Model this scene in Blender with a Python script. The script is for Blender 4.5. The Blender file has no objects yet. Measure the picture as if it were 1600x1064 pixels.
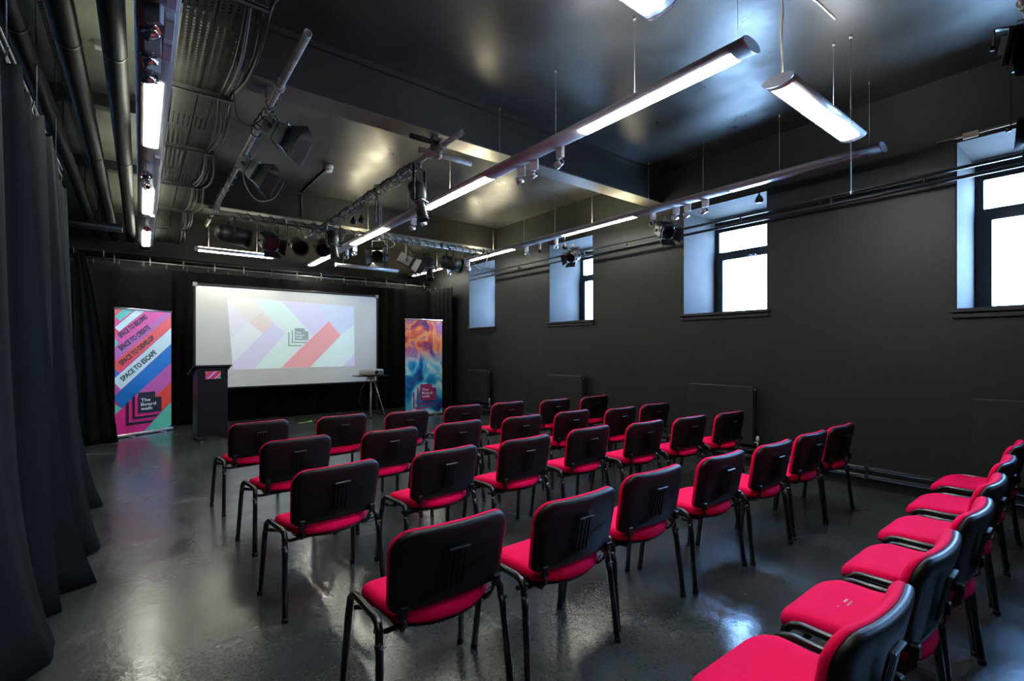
import bpy, math, random
from mathutils import Vector, Matrix
SC = bpy.context.scene
COL = SC.collection
rnd = random.Random(7)
PI = math.pi

# ------------------------------------------------------------------ camera
YAW = math.atan(580/750)
cam_d = bpy.data.cameras.new('camera'); cam = bpy.data.objects.new('camera', cam_d); COL.objects.link(cam)
cam.location = (0, 0, 1.4); cam.rotation_euler = (PI/2, 0, -YAW)
cam_d.sensor_width = 36; cam_d.lens = 36*750/1600; cam_d.shift_y = 13/1600; cam_d.clip_start = 0.02
SC.camera = cam
# ------------------------------------------------------------------ world, exposure
SKY = 85.0
w = bpy.data.worlds.new('sky'); SC.world = w; w.use_nodes = True
nt = w.node_tree; bg = nt.nodes['Background']
tc = nt.nodes.new('ShaderNodeTexCoord'); sx = nt.nodes.new('ShaderNodeSeparateXYZ')
rp = nt.nodes.new('ShaderNodeValToRGB')
nt.links.new(tc.outputs['Generated'], sx.inputs[0]); nt.links.new(sx.outputs['Z'], rp.inputs[0]); nt.links.new(rp.outputs[0], bg.inputs[0])
rp.color_ramp.elements[0].position = 0.0; rp.color_ramp.elements[0].color = (0.34, 0.60, 1, 1)
rp.color_ramp.elements[1].position = 0.7; rp.color_ramp.elements[1].color = (0.20, 0.46, 1, 1)
bg.inputs[1].default_value = SKY
SC.view_settings.view_transform = 'Standard'; SC.view_settings.look = 'None'
SC.view_settings.exposure = 0.15; SC.view_settings.gamma = 1; SC.view_settings.use_curve_mapping = False
SC.cycles.use_denoising = True
SC.cycles.max_bounces = 7; SC.cycles.diffuse_bounces = 4; SC.cycles.glossy_bounces = 4; SC.cycles.transparent_max_bounces = 8
SC.cycles.sample_clamp_indirect = 6
SC.cycles.caustics_reflective = False; SC.cycles.caustics_refractive = False
LAMP = 50.0
UP = 60.0

# room numbers (metres; x to the window wall, y to the stage, z up)
XW, YB, XL, YF = 5.80, 11.30, -1.60, -3.2
ZC, ZB = 3.87, 3.44

# portals in the window openings
WINS = [(1, -0.13, 0.977, 1.76), (2, 2.61, 3.72, 1.865), (3, 5.35, 6.41, 1.875), (4, 8.07, 9.07, 1.865), (5, -2.85, -1.75, 1.80)]
for n, y0, y1, zs in WINS:
    L = bpy.data.lights.new('window_portal', 'AREA'); L.shape = 'RECTANGLE'; L.size = y1-y0; L.size_y = 3.26-zs
    L.cycles.is_portal = True
    o = bpy.data.objects.new('window_portal', L); COL.objects.link(o)
    o.location = (6.78, (y0+y1)/2, (3.26+zs)/2); o.rotation_euler = (0, PI/2, 0)
    o.rotation_euler = (PI/2, 0, PI/2)

# ------------------------------------------------------------------ materials
def mat(name, col, rough=.5, metal=0, noise=0, scale=6, bump=0, bscale=60, spec=.5, emit=None, es=0, rnoise=0, sheen=0, col2=None):
    m = bpy.data.materials.new(name); m.use_nodes = True; t = m.node_tree; b = t.nodes['Principled BSDF']
    b.inputs['Base Color'].default_value = (*col, 1); b.inputs['Roughness'].default_value = rough
    b.inputs['Metallic'].default_value = metal; b.inputs['Specular IOR Level'].default_value = spec
    if sheen: b.inputs['Sheen Weight'].default_value = sheen
    co = t.nodes.new('ShaderNodeTexCoord')
    if noise or col2:
        n = t.nodes.new('ShaderNodeTexNoise'); n.inputs['Scale'].default_value = scale; n.inputs['Detail'].default_value = 6
        t.links.new(co.outputs['Object'], n.inputs['Vector'])
        r = t.nodes.new('ShaderNodeValToRGB'); r.color_ramp.elements[0].position = .3; r.color_ramp.elements[1].position = .7
        c2 = col2 or tuple(min(1, c*(1+noise)) for c in col); c1 = col if col2 else tuple(c*(1-noise) for c in col)
        r.color_ramp.elements[0].color = (*c1, 1); r.color_ramp.elements[1].color = (*c2, 1)
        t.links.new(n.outputs['Fac'], r.inputs[0]); t.links.new(r.outputs[0], b.inputs['Base Color'])
    if rnoise:
        n = t.nodes.new('ShaderNodeTexNoise'); n.inputs['Scale'].default_value = scale*1.7; n.inputs['Detail'].default_value = 8
        t.links.new(co.outputs['Object'], n.inputs['Vector'])
        mr = t.nodes.new('ShaderNodeMapRange'); mr.inputs[1].default_value = .3; mr.inputs[2].default_value = .7
        mr.inputs[3].default_value = rough-rnoise; mr.inputs[4].default_value = rough+rnoise
        t.links.new(n.outputs['Fac'], mr.inputs[0]); t.links.new(mr.outputs[0], b.inputs['Roughness'])
    if bump:
        n = t.nodes.new('ShaderNodeTexNoise'); n.inputs['Scale'].default_value = bscale; n.inputs['Detail'].default_value = 4
        t.links.new(co.outputs['Object'], n.inputs['Vector'])
        bp = t.nodes.new('ShaderNodeBump'); bp.inputs['Strength'].default_value = bump; bp.inputs['Distance'].default_value = .01
        t.links.new(n.outputs['Fac'], bp.inputs['Height']); t.links.new(bp.outputs[0], b.inputs['Normal'])
    if emit:
        b.inputs['Emission Color'].default_value = (*emit, 1); b.inputs['Emission Strength'].default_value = es
    return m

def specks(m, dens=14, col=(.35, .35, .33), th=.045, amount=.6):
    """scattered chips and scuffs in paint or vinyl"""
    t = m.node_tree; b = t.nodes['Principled BSDF']; co = t.nodes['Texture Coordinate']
    v = t.nodes.new('ShaderNodeTexVoronoi'); v.inputs['Scale'].default_value = dens; t.links.new(co.outputs['Object'], v.inputs['Vector'])
    n = t.nodes.new('ShaderNodeTexNoise'); n.inputs['Scale'].default_value = dens*.35; n.inputs['Detail'].default_value = 8; t.links.new(co.outputs['Object'], n.inputs['Vector'])
    a = t.nodes.new('ShaderNodeMath'); a.operation = 'LESS_THAN'; a.inputs[1].default_value = th; t.links.new(v.outputs['Distance'], a.inputs[0])
    g = t.nodes.new('ShaderNodeMath'); g.operation = 'GREATER_THAN'; g.inputs[1].default_value = .56; t.links.new(n.outputs['Fac'], g.inputs[0])
    x = t.nodes.new('ShaderNodeMath'); x.operation = 'MULTIPLY'; t.links.new(a.outputs[0], x.inputs[0]); t.links.new(g.outputs[0], x.inputs[1])
    x2 = t.nodes.new('ShaderNodeMath'); x2.operation = 'MULTIPLY'; x2.inputs[1].default_value = amount; t.links.new(x.outputs[0], x2.inputs[0])
    mx = t.nodes.new('ShaderNodeMix'); mx.data_type = 'RGBA'; t.links.new(x2.outputs[0], mx.inputs['Factor'])
    lk = b.inputs['Base Color'].links
    if lk: t.links.new(lk[0].from_socket, mx.inputs['A'])
    else: mx.inputs['A'].default_value = b.inputs['Base Color'].default_value
    mx.inputs['B'].default_value = (*col, 1); t.links.new(mx.outputs['Result'], b.inputs['Base Color'])
    return m

M = {}
M['floor'] = mat('floor_vinyl', (.034, .039, .037), .23, noise=.0, spec=.7)
def vinyl(m):
    """streaky marbled vinyl: fine mottling, slow patches of wear in the gloss, shallow embossing"""
    t = m.node_tree; b = t.nodes['Principled BSDF']; co = t.nodes['Texture Coordinate']
    def nz(sc, det, dist=0):
        n = t.nodes.new('ShaderNodeTexNoise'); n.inputs['Scale'].default_value = sc; n.inputs['Detail'].default_value = det; n.inputs['Distortion'].default_value = dist
        t.links.new(co.outputs['Object'], n.inputs['Vector']); return n
    def mr(src, a, c, lo, hi):
        r = t.nodes.new('ShaderNodeMapRange'); r.inputs[1].default_value = a; r.inputs[2].default_value = c; r.inputs[3].default_value = lo; r.inputs[4].default_value = hi
        t.links.new(src, r.inputs[0]); return r.outputs[0]
    def mul(a, c):
        x = t.nodes.new('ShaderNodeMath'); x.operation = 'MULTIPLY'; t.links.new(a, x.inputs[0]); t.links.new(c, x.inputs[1]); return x.outputs[0]
    f = mul(mr(nz(70, 6, .6).outputs['Fac'], .3, .7, .72, 1.3), mr(nz(1.1, 4, .4).outputs['Fac'], .3, .7, .72, 1.35))
    v = t.nodes.new('ShaderNodeVectorMath'); v.operation = 'SCALE'; v.inputs[0].default_value = b.inputs['Base Color'].default_value[:3]; t.links.new(f, v.inputs['Scale'])
    t.links.new(v.outputs[0], b.inputs['Base Color'])
    t.links.new(mr(nz(2.2, 6, .8).outputs['Fac'], .3, .7, .17, .29), b.inputs['Roughness'])
    bp = t.nodes.new('ShaderNodeBump'); bp.inputs['Strength'].default_value = .10; bp.inputs['Distance'].default_value = .01
    t.links.new(nz(20, 3, .6).outputs['Fac'], bp.inputs['Height']); t.links.new(bp.outputs[0], b.inputs['Normal']); return m
vinyl(M['floor'])
M['wall'] = specks(mat('wall_charcoal', (.0098, .0128, .0116), .5, noise=.14, scale=1.2, bump=.12, bscale=40), 3.0, (.25, .25, .24), .035, .5)
M['wall_dark'] = mat('wall_black', (.008, .008, .008), .6, noise=.15, scale=2, bump=.1)
M['ceil'] = specks(mat('ceiling_black', (.024, .025, .024), .36, noise=.35, scale=1.6, rnoise=.09, bump=.16, bscale=9, spec=.5), 2.2, (.4, .4, .38), .025, .6)
M['ceil_olive'] = mat('ceiling_grey_olive', (.085, .088, .065), .6, noise=.25, scale=3, bump=.1)
M['beam'] = mat('beam_black', (.010, .010, .010), .5, noise=.2, scale=3, bump=.1)
M['beam_pale'] = specks(mat('beam_grey_soffit', (.10, .10, .08), .5, noise=.25, scale=4), 5, (.02, .02, .02), .05, .8)
M['reveal'] = mat('reveal_paint', (.046, .041, .037), .8, noise=.12, scale=4, bump=.1, spec=.08)
M['frame'] = mat('window_frame_paint', (.012, .022, .03), .4)
M['sill'] = mat('sill_black', (.02, .021, .022), .45)
M['curtain'] = mat('black_serge', (.0030, .0034, .0034), .9, noise=.2, scale=5, bump=.15, bscale=300, spec=.15)
M['curtain2'] = mat('black_stage_cloth', (.0035, .0035, .0035), .95, noise=.2, scale=5, bump=.1, bscale=300, spec=.15)
M['red'] = mat('crimson_fabric', (.79, .0008, .074), .9, noise=.06, scale=180, bump=.2, bscale=420, spec=.12)
M['plastic'] = mat('black_plastic', (.0030, .0030, .0030), .45, spec=.35, bump=.08, bscale=250)
M['tube'] = mat('black_steel_tube', (.005, .005, .005), .28, spec=.6)
M['ledge'] = mat('ledge_highlight_strip_grey', (.03, .03, .03), .35)  # grip ledge highlight painted into the grey; also colours the floor strip
M['alu'] = mat('aluminium', (.55, .55, .58), .32, metal=.9, noise=.1, scale=8)
M['alu_p'] = mat('grey_lacquered_aluminium', (.24, .24, .27), .38, metal=.0, spec=.35, noise=.06, scale=5)
M['alu_l'] = mat('pale_lacquered_aluminium', (.50, .52, .58), .30, metal=.3, noise=.05, scale=5)
M['alu_d'] = mat('dark_lacquered_aluminium', (.045, .035, .04), .30, metal=.3, noise=.1, scale=5)
M['galv'] = mat('scaffold_steel', (.27, .28, .26), .4, metal=.0, noise=.3, scale=20)
M['galv_d'] = mat('painted_rail_steel', (.13, .13, .125), .4, metal=.5, noise=.3, scale=12)
M['rail_k'] = mat('black_rail_steel', (.03, .03, .03), .35, metal=.3)
M['white'] = mat('white_plastic', (.62, .62, .60), .4)
M['grey'] = mat('grey_plastic', (.25, .25, .27), .4)
M['lant'] = mat('lantern_black', (.016, .016, .017), .42, noise=.3, scale=12)
M['lant_g'] = mat('lantern_grey_green', (.10, .125, .115), .45, noise=.2, scale=12)
M['silver'] = mat('lantern_silver', (.45, .45, .46), .3, metal=.8)
M['glass_k'] = mat('lens_glass', (.006, .006, .007), .5, spec=.15)
M['redgel'] = mat('red_gel', (.03, .005, .005), .4)
M['duct'] = mat('black_pipe', (.003, .0028, .0032), .5, noise=.3, scale=6, spec=.22)
M['tray'] = mat('cable_tray_steel', (.034, .037, .031), .5, metal=.2, noise=.3, scale=10)
M['cable_g'] = mat('grey_cable', (.14, .135, .12), .5)
M['cable_k'] = mat('black_cable', (.008, .008, .008), .4)
M['cable_c'] = mat('cream_flex', (.62, .52, .36), .5)
M['yellow'] = mat('yellow_tape', (.55, .50, .04), .5)
M['green_t'] = mat('green_tape', (.30, .55, .10), .6)
M['screen'] = mat('screen_fabric', (.78, .78, .74), .8, noise=.02, scale=3)
M['rad'] = mat('radiator_charcoal', (.0145, .0155, .0145), .5)
M['brass'] = mat('valve_metal', (.5, .5, .45), .35, metal=.7)
M['chrome'] = mat('chrome', (.6, .6, .62), .15, metal=1)
M['orange_i'] = mat('spot_red_glass', (.6, .08, .03), .3)
M['mark'] = mat('chalk_mark', (.55, .30, .32), .8)
def lampm(name, c, s): return mat(name, (.8, .8, .8), .5, emit=c, es=s)
M['lamp_w'] = lampm('tube_white', (.95, .98, 1), LAMP)
M['lamp_g'] = lampm('tube_warm', (1, .99, .84), LAMP*.95)
M['lamp_wu'] = lampm('tube_white_up', (.95, .98, 1), UP)
M['lamp_gu'] = lampm('tube_warm_up', (1, .88, .58), UP*1.0)
M['lamp_l'] = lampm('tube_left', (.98, 1, .86), LAMP*.9)
M['lamp_lu'] = lampm('tube_left_up', (.96, 1, .80), UP*.5)
def glassmat():
    m = bpy.data.materials.new('window_glass'); m.use_nodes = True; t = m.node_tree
    for n in list(t.nodes): t.nodes.remove(n)
    o = t.nodes.new('ShaderNodeOutputMaterial'); tr = t.nodes.new('ShaderNodeBsdfTransparent'); g = t.nodes.new('ShaderNodeBsdfGlossy')
    g.inputs['Roughness'].default_value = .03; mx = t.nodes.new('ShaderNodeMixShader'); mx.inputs[0].default_value = .06
    t.links.new(tr.outputs[0], mx.inputs[1]); t.links.new(g.outputs[0], mx.inputs[2]); t.links.new(mx.outputs[0], o.inputs[0]); return m
M['glass'] = glassmat()

# ------------------------------------------------------------------ mesh building
class MB:
    def __init__(s): s.v = []; s.f = []; s.sm = []
    def add(s, vs, fs, smooth=False):
        o = len(s.v); s.v += [tuple(p) for p in vs]
        for f in fs: s.f.append(tuple(i+o for i in f)); s.sm.append(smooth)
        return s
    def box(s, x0, x1, y0, y1, z0, z1, bev=0):
        if not bev:
            return s.add([(x0,y0,z0),(x1,y0,z0),(x1,y1,z0),(x0,y1,z0),(x0,y0,z1),(x1,y0,z1),(x1,y1,z1),(x0,y1,z1)],
                  [(0,3,2,1),(4,5,6,7),(0,1,5,4),(1,2,6,5),(2,3,7,6),(3,0,4,7)])
        b = bev; ring = [(x0+b,y0),(x1-b,y0),(x1,y0+b),(x1,y1-b),(x1-b,y1),(x0+b,y1),(x0,y1-b),(x0,y0+b)]
        ins = [(x0+b,y0+b),(x1-b,y0+b),(x1-b,y0+b),(x1-b,y1-b),(x1-b,y1-b),(x0+b,y1-b),(x0+b,y1-b),(x0+b,y0+b)]
        vs = [(x,y,z0) for x,y in ins]+[(x,y,z0+b) for x,y in ring]+[(x,y,z1-b) for x,y in ring]+[(x,y,z1) for x,y in ins]
        fs = []
        for l in range(3):
            for i in range(8): j=(i+1)%8; fs.append((l*8+i,l*8+j,l*8+8+j,l*8+8+i))
        fs.append((6,4,2,0)); fs.append((24,26,28,30))
        return s.add(vs, fs)
    def cyl(s, p, q, r, r2=None, n=12, caps=True, smooth=True, hollow=0):
        p = Vector(p); q = Vector(q); r2 = r if r2 is None else r2
        d = (q-p).normalized(); a = d.orthogonal().normalized(); b = d.cross(a)
        vs = []
        for c, rr in ((p, r), (q, r2)):
            for i in range(n):
                t = 2*PI*i/n; vs.append(c+a*math.cos(t)*rr+b*math.sin(t)*rr)
        o = len(s.v)
        s.add(vs, [(i,(i+1)%n,n+(i+1)%n,n+i) for i in range(n)], smooth)
        if hollow:
            vi = []
            for c, rr in ((p, r-hollow), (q, r2-hollow)):
                for i in range(n):
                    t = 2*PI*i/n; vi.append(c+a*math.cos(t)*rr+b*math.sin(t)*rr)
            s.add(vi, [(i,n+i,n+(i+1)%n,(i+1)%n) for i in range(n)], smooth)
            for k in (0, n):
                for i in range(n):
                    j=(i+1)%n; s.f.append((o+k+i,o+k+j,o+2*n+k+j,o+2*n+k+i)); s.sm.append(False)
        elif caps:
            s.f.append(tuple(o+i for i in reversed(range(n)))); s.sm.append(False)
            s.f.append(tuple(o+n+i for i in range(n))); s.sm.append(False)
        return s
    def tube(s, pts, r, n=8, ry=None):
        pts = [Vector(p) for p in pts]; rings = []; prev = None
        for i, p in enumerate(pts):
            d = (pts[min(i+1, len(pts)-1)]-pts[max(i-1, 0)])
            if d.length < 1e-9: d = Vector((0,0,1))
            d.normalize()
            a = d.orthogonal().normalized() if prev is None else (prev-d*prev.dot(d)).normalized()
            prev = a; b = d.cross(a)
            rings.append([p+a*math.cos(2*PI*k/n)*r+b*math.sin(2*PI*k/n)*(ry or r) for k in range(n)])
        m = len(rings); fs = [(i*n+k, i*n+(k+1)%n, (i+1)*n+(k+1)%n, (i+1)*n+k) for i in range(m-1) for k in range(n)]
        o = len(s.v); s.add([v for R in rings for v in R], fs, True)
        s.f.append(tuple(o+k for k in reversed(range(n)))); s.sm.append(False)
        s.f.append(tuple(o+(m-1)*n+k for k in range(n))); s.sm.append(False)
        return s
    def lathe(s, prof, n=20, c=(0,0,0), cap=True):
        m = len(prof); vs = [(c[0]+r*math.cos(2*PI*k/n), c[1]+r*math.sin(2*PI*k/n), c[2]+z) for r, z in prof for k in range(n)]
        fs = [(i*n+k, i*n+(k+1)%n, (i+1)*n+(k+1)%n, (i+1)*n+k) for i in range(m-1) for k in range(n)]
        o = len(s.v); s.add(vs, fs, True)
        if cap:
            s.f.append(tuple(o+k for k in reversed(range(n)))); s.sm.append(False)
            s.f.append(tuple(o+(m-1)*n+k for k in range(n))); s.sm.append(False)
        return s
    def prism(s, poly, y0, y1, axis='y'):
        """poly in (x,z) extruded along y (or per axis)"""
        n = len(poly)
        def P(a, b, t): return {'y': (a,t,b), 'x': (t,a,b), 'z': (a,b,t)}[axis]
        vs = [P(a,b,y0) for a,b in poly]+[P(a,b,y1) for a,b in poly]
        return s.add(vs, [(i,(i+1)%n,n+(i+1)%n,n+i) for i in range(n)]+[tuple(reversed(range(n))), tuple(range(n,2*n))])
    def layers(s, outline, rings, plane='xy'):
        """stack of inset outlines: rings = [(inset, level)], outline 2D around its centre"""
        n = len(outline); cx = sum(p[0] for p in outline)/n; cy = sum(p[1] for p in outline)/n
        vs = []
        for ins, lv in rings:
            for a, b in outline:
                d = math.hypot(a-cx, b-cy) or 1; k = max(0, (d-ins)/d)
                A = cx+(a-cx)*k; B = cy+(b-cy)*k
                vs.append((A, B, lv) if plane == 'xy' else (A, lv, B))
        m = len(rings); fs = [(i*n+k, i*n+(k+1)%n, (i+1)*n+(k+1)%n, (i+1)*n+k) for i in range(m-1) for k in range(n)]
        fs.append(tuple(reversed(range(n)))); 
        c = len(vs); lv = rings[-1][1]; vs.append((cx, cy, lv) if plane == 'xy' else (cx, lv, cy))
        fs += [((m-1)*n+k, (m-1)*n+(k+1)%n, c) for k in range(n)]
        return s.add(vs, fs, True)
    def map(s, fn): s.v = [tuple(fn(*p)) for p in s.v]; return s
    def build(s, name, m, parent=None, label=None, kind=None):
        me = bpy.data.meshes.new(name); me.from_pydata(s.v, [], s.f); me.polygons.foreach_set('use_smooth', s.sm)
        me.materials.append(M[m] if isinstance(m, str) else m)
        import bmesh
        b = bmesh.new(); b.from_mesh(me); bmesh.ops.recalc_face_normals(b, faces=b.faces); b.to_mesh(me); b.free()
        o = bpy.data.objects.new(name, me); COL.objects.link(o)
        if parent: o.parent = parent
        if label: o['label'] = label
        if kind: o['kind'] = kind
        return o
def thing(name, label, cat, loc=(0,0,0), rz=0, group=None, kind=None):
    o = bpy.data.objects.new(name, None); COL.objects.link(o); o.empty_display_size = .1
    o.location = loc; o.rotation_euler = (0, 0, rz)
    if kind: o['kind'] = kind
    else: o['label'] = label; o['category'] = cat
    if group: o['group'] = group
    return o
def tag(o, label, cat, group=None):
    o['label'] = label; o['category'] = cat
    if group: o['group'] = group
    return o
def copy_tree(o, parent=None):
    c = o.copy(); COL.objects.link(c)
    if parent: c.parent = parent
    for ch in list(o.children): copy_tree(ch, c)
    return c
def rrect(hw0, hw1, z0, z1, r0, r1, n=7):
    """rounded outline: half width hw0 at bottom z0, hw1 at top z1"""
    pts = []
    for cxs, cz, r, a0, hw in ((1, z0, r0, -PI/2, hw0), (1, z1, r1, 0, hw1), (-1, z1, r1, PI/2, hw1), (-1, z0, r0, PI, hw0)):
        ccx = cxs*(hw-r); ccz = cz+(r if cz == z0 else -r)
        for i in range(n):
            a = a0+(PI/2)*i/(n-1); pts.append((ccx+r*math.cos(a), ccz+r*math.sin(a)))
        # intermediate points on long edges help the bending
    out = []
    for i, p in enumerate(pts):
        q = pts[(i+1) % len(pts)]; out.append(p); d = math.hypot(q[0]-p[0], q[1]-p[1]); k = int(d/.05)
        for j in range(1, k): out.append((p[0]+(q[0]-p[0])*j/k, p[1]+(q[1]-p[1])*j/k))
    return out

ORD = ['nearest', 'second nearest', 'third nearest', 'fourth nearest', 'fifth nearest', 'sixth nearest', 'seventh nearest', 'eighth nearest', 'ninth nearest', 'tenth nearest', 'eleventh nearest']
# ------------------------------------------------------------------ room shell
MB().box(XL-.2, XW+.9, YF-.2, YB+.2, -.2, 0).build('floor', 'floor', kind='structure')
MB().box(.56, XW+.9, YF-.2, YB+.2, ZC, ZC+.2).build('ceiling', 'ceil', kind='structure')
MB().box(XL-.2, .56, YF-.2, YB+.2, ZC, ZC+.2).build('ceiling', 'ceil_olive', kind='structure')
for i, (y0, y1) in enumerate(((4.03, 4.27), (8.02, 8.27), (-.6, -.35))):
    b = MB().box(.56, XW, y0, y1, ZB+.012, ZC).build('trim_%d' % (i+1), 'beam', kind='structure')
    MB().box(.56, XW, y0, y1, ZB, ZB+.012).build('soffit_board', 'beam_pale', b)
    MB().box(.56, XW, y0-.03, y0, ZC-.05, ZC).build('cornice', 'beam', b)
# duct strip drop edge over the trays
MB().box(.56, .62, YF, YB, ZC-.10, ZC).build('trim_4', 'beam', kind='structure')
MB().box(XL-.2, XW+.9, YB, YB+.2, 0, ZC).build('wall_back', 'wall_dark', kind='structure')
MB().box(XL-.2, XW+.9, YF-.2, YF, 0, ZC).build('wall_front', 'wall_dark', kind='structure')
MB().box(XL-.2, XL, YF, YB, 0, ZC).build('wall_left', 'wall_dark', kind='structure')
# window wall, with openings cut right through its 0.9 m
wr = MB(); XO = 6.70; ZH = 3.26
ys = sorted(WINS, key=lambda q: q[1]); prev = YF
for n, y0, y1, zs in ys:
    wr.box(XW, XO, prev, y0, 0, ZC); wr.box(XW, XO, y0, y1, 0, zs-.03); wr.box(XW, XO, y0, y1, ZH+.01, ZC); prev = y1
wr.box(XW, XO, prev, YB, 0, ZC)
wr.build('wall_right', 'wall', kind='structure')
for n, y0, y1, zs in WINS:
    t = thing('window_%d' % n, None, None, (XW, (y0+y1)/2, zs), kind='structure')
    hw = (y1-y0)/2; H = ZH-zs; D = XO-XW
    MB().box(.0, D-.10, hw-.012, hw-.0, 0, H).build('reveal', 'reveal', t)
    MB().box(.0, D-.10, -hw, -hw+.012, 0, H).build('reveal', 'reveal', t)
    MB().box(.0, D-.10, -hw+.012, hw-.012, H-.012, H+.01).build('head_lining', 'reveal', t)
    MB().box(.03, D-.10, -hw+.012, hw-.012, -.03, 0).build('inner_ledge', 'reveal', t)
    MB().box(-.045, .03, -hw-.03, hw+.03, -.035, 0, .004).box(-.03, 0, -hw-.02, hw+.02, -.085, -.045, .004).build('sill', 'sill', t)
    x0, x1 = D-.10, D-.03; zt = 2.76-zs
    f = MB(); f.box(x0, x1, hw-.075, hw, 0, H).box(x0, x1, -hw, -hw+.075, 0, H).box(x0, x1, -hw+.075, hw-.075, H-.07, H)
    f.box(x0, x1, -hw+.075, hw-.075, 0, .035).box(x0, x1, -hw+.075, hw-.075, zt-.06, zt+.02).build('frame', 'frame', t)
    f = MB(); f.box(x0-.02, x1-.01, hw-.135, hw-.075, .035, zt-.06).box(x0-.02, x1-.01, -hw+.075, -hw+.12, .035, zt-.06)
    f.box(x0-.02, x1-.01, -hw+.12, hw-.135, .035, .06).box(x0-.02, x1-.01, -hw+.12, hw-.135, zt-.10, zt-.06)
    sa = f.build('sash', 'frame', t)
    MB().cyl((x0-.02, -.05, zt-.08), (x0-.045, -.05, zt-.08), .008).box(x0-.05, x0-.04, -.05, .05, zt-.09, zt-.075).build('sash_handle', 'chrome', sa)
    MB().box(x0+.02, x0+.028, -hw+.07, hw-.07, zt+.015, H-.065).build('pane', 'glass', t)
    MB().box(x0+.005, x0+.013, -hw+.115, hw-.13, .055, zt-.095).build('pane', 'glass', t)
    # folded white fabric blind at the head of the pane
    MB().box(x0-.03, x0-.01, -hw+.075, hw-.075, H-.2, H-.06, .004).build('blind', 'reveal', t)
MB().box(XW-.022, XW, YF, YB, 0, .10).build('baseboard_right', 'wall', kind='structure')
MB().box(5.655, 5.67, YF, YB, 0, .006).build('trim_5', 'ledge', kind='structure')

# heating pipes at the foot of the window wall
for z, lab in ((.21, 'upper black heating pipe along the foot of the window wall'), (.13, 'lower black heating pipe just above the window wall skirting')):
    t = thing('heating_pipe', lab, 'pipe', (5.725, 0, z), group='heating pipes by the skirting')
    MB().cyl((0, YF+.05, 0), (0, 10.2, 0), .018).build('pipe', 'rail_k', t)
    c = MB()
    for y in (-.9, 1.62, 2.2, 4.4, 7.0, 9.2): MB().box(-.025, .07, y-.015, y+.015, -.026, .026, .003).build('clip', 'rail_k', t)
# radiators
def radiator(y0, y1, z0, z1, lab):
    t = thing('radiator', lab, 'radiator', (XW, (y0+y1)/2, 0), group='radiators under the windows'); hw = (y1-y0)/2
    p = MB().box(-.135, -.12, -hw, hw, z0, z1, .004)
    k = int(2*hw/.034)
    for i in range(k):
        y = -hw+.02+i*.034; p.box(-.1365, -.135, y, y+.016, z0+.05, z1-.05)
    p.build('front_panel', 'rad', t)
    MB().box(-.06, -.045, -hw, hw, z0, z1, .004).build('rear_panel', 'rad', t)
    g = MB()
    for i in range(int(2*hw/.02)): g.box(-.12, -.06, -hw+.004+i*.02, -hw+.012+i*.02, z1-.012, z1-.002)
    g.build('top_grille', 'rad', t, kind='stuff')
    for sy in (-1, 1):
        MB().box(-.12, -.045, sy*hw-(.008 if sy > 0 else 0), sy*hw+(.008 if sy < 0 else 0), z0+.01, z1, .002).build('end_panel', 'rad', t)
    MB().cyl((-.09, -hw-.035, z0+.03), (-.09, -hw, z0+.03), .012).cyl((-.09, -hw-.035, .21), (-.09, -hw-.035, z0+.06), .009).build('valve_tail', 'brass', t)
    MB().lathe([(.016, 0), (.019, .02), (.017, .05), (.010, .06)], 12, (-.09, -hw-.035, z0+.05)).build('valve_head', 'white', t)
    MB().cyl((-.09, -hw-.012, z1-.03), (-.09, -hw+.0, z1-.03), .011).build('bleed_plug', 'brass', t)
    for y in (-hw*.6, hw*.6): MB().box(-.045, -.002, y-.02, y+.02, z0+.1, z1-.1).build('wall_bracket', 'rad', t)
radiator(2.72, 3.56, .27, .95, 'long dark panel radiator beside the last chairs, under the second window from the right')
radiator(5.48, 6.30, .27, .95, 'dark panel radiator under the narrow window behind the front row of chairs')
radiator(8.18, 8.95, .27, .95, 'far dark panel radiator nearest the corner curtain')
radiator(-.15, .84, .27, .97, 'dark panel radiator behind the last row at the right edge')

# ------------------------------------------------------------------ double pipe rails
def double_rail(name, lab, p0, p1, dz, rungs, m='rail_k', r=.017, group=None, brackets=(), bdir=(1,0,0), bl=.12):
    t = thing(name, lab, 'rail', p0, group=group); d = Vector(p1)-Vector(p0)
    MB().cyl((0,0,0), d, r).build('lower_tube', m, t); MB().cyl((0,0,dz), d+Vector((0,0,dz)), r).build('upper_tube', m, t)
    for k in rungs:
        q = d*k; MB().cyl(q, q+Vector((0,0,dz)), r*.7).build('rung', m, t)
    for k in brackets:
        q = d*k; e = q+Vector(bdir)*bl
        MB().cyl(q+Vector((0,0,dz/2)), e+Vector((0,0,dz/2)), r*.8).box(q.x-.008, q.x+.02, q.y-.012, q.y+.012, q.z-.01, q.z+dz+.01, .003).build('bracket', 'rail_k', t)
    return t
double_rail('wall_rail', 'long black double pipe rail crossing the window wall in front of the windows', (5.68, -3.1, 2.90), (5.68, 8.85, 2.90), .085,
            [i/14 for i in range(1, 14)], brackets=(.27, .42, .58, .72, .86), bl=.12)
# curtain rail left: with little rungs and hooks
lr = double_rail('curtain_rail', 'steel ladder-like double rail carrying the tall left curtain', (-.56, -3.1, 2.93), (-.56, 5.85, 2.93), .07,
            [i/40 for i in range(1, 40)], 'galv_d', .009)
for k in range(10):
    y = .2+k*.93; 
    MB().cyl((0, y, .07), (0, y, ZC-2.93), .006, n=6).build('drop_rod', 'galv_d', lr)

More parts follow.
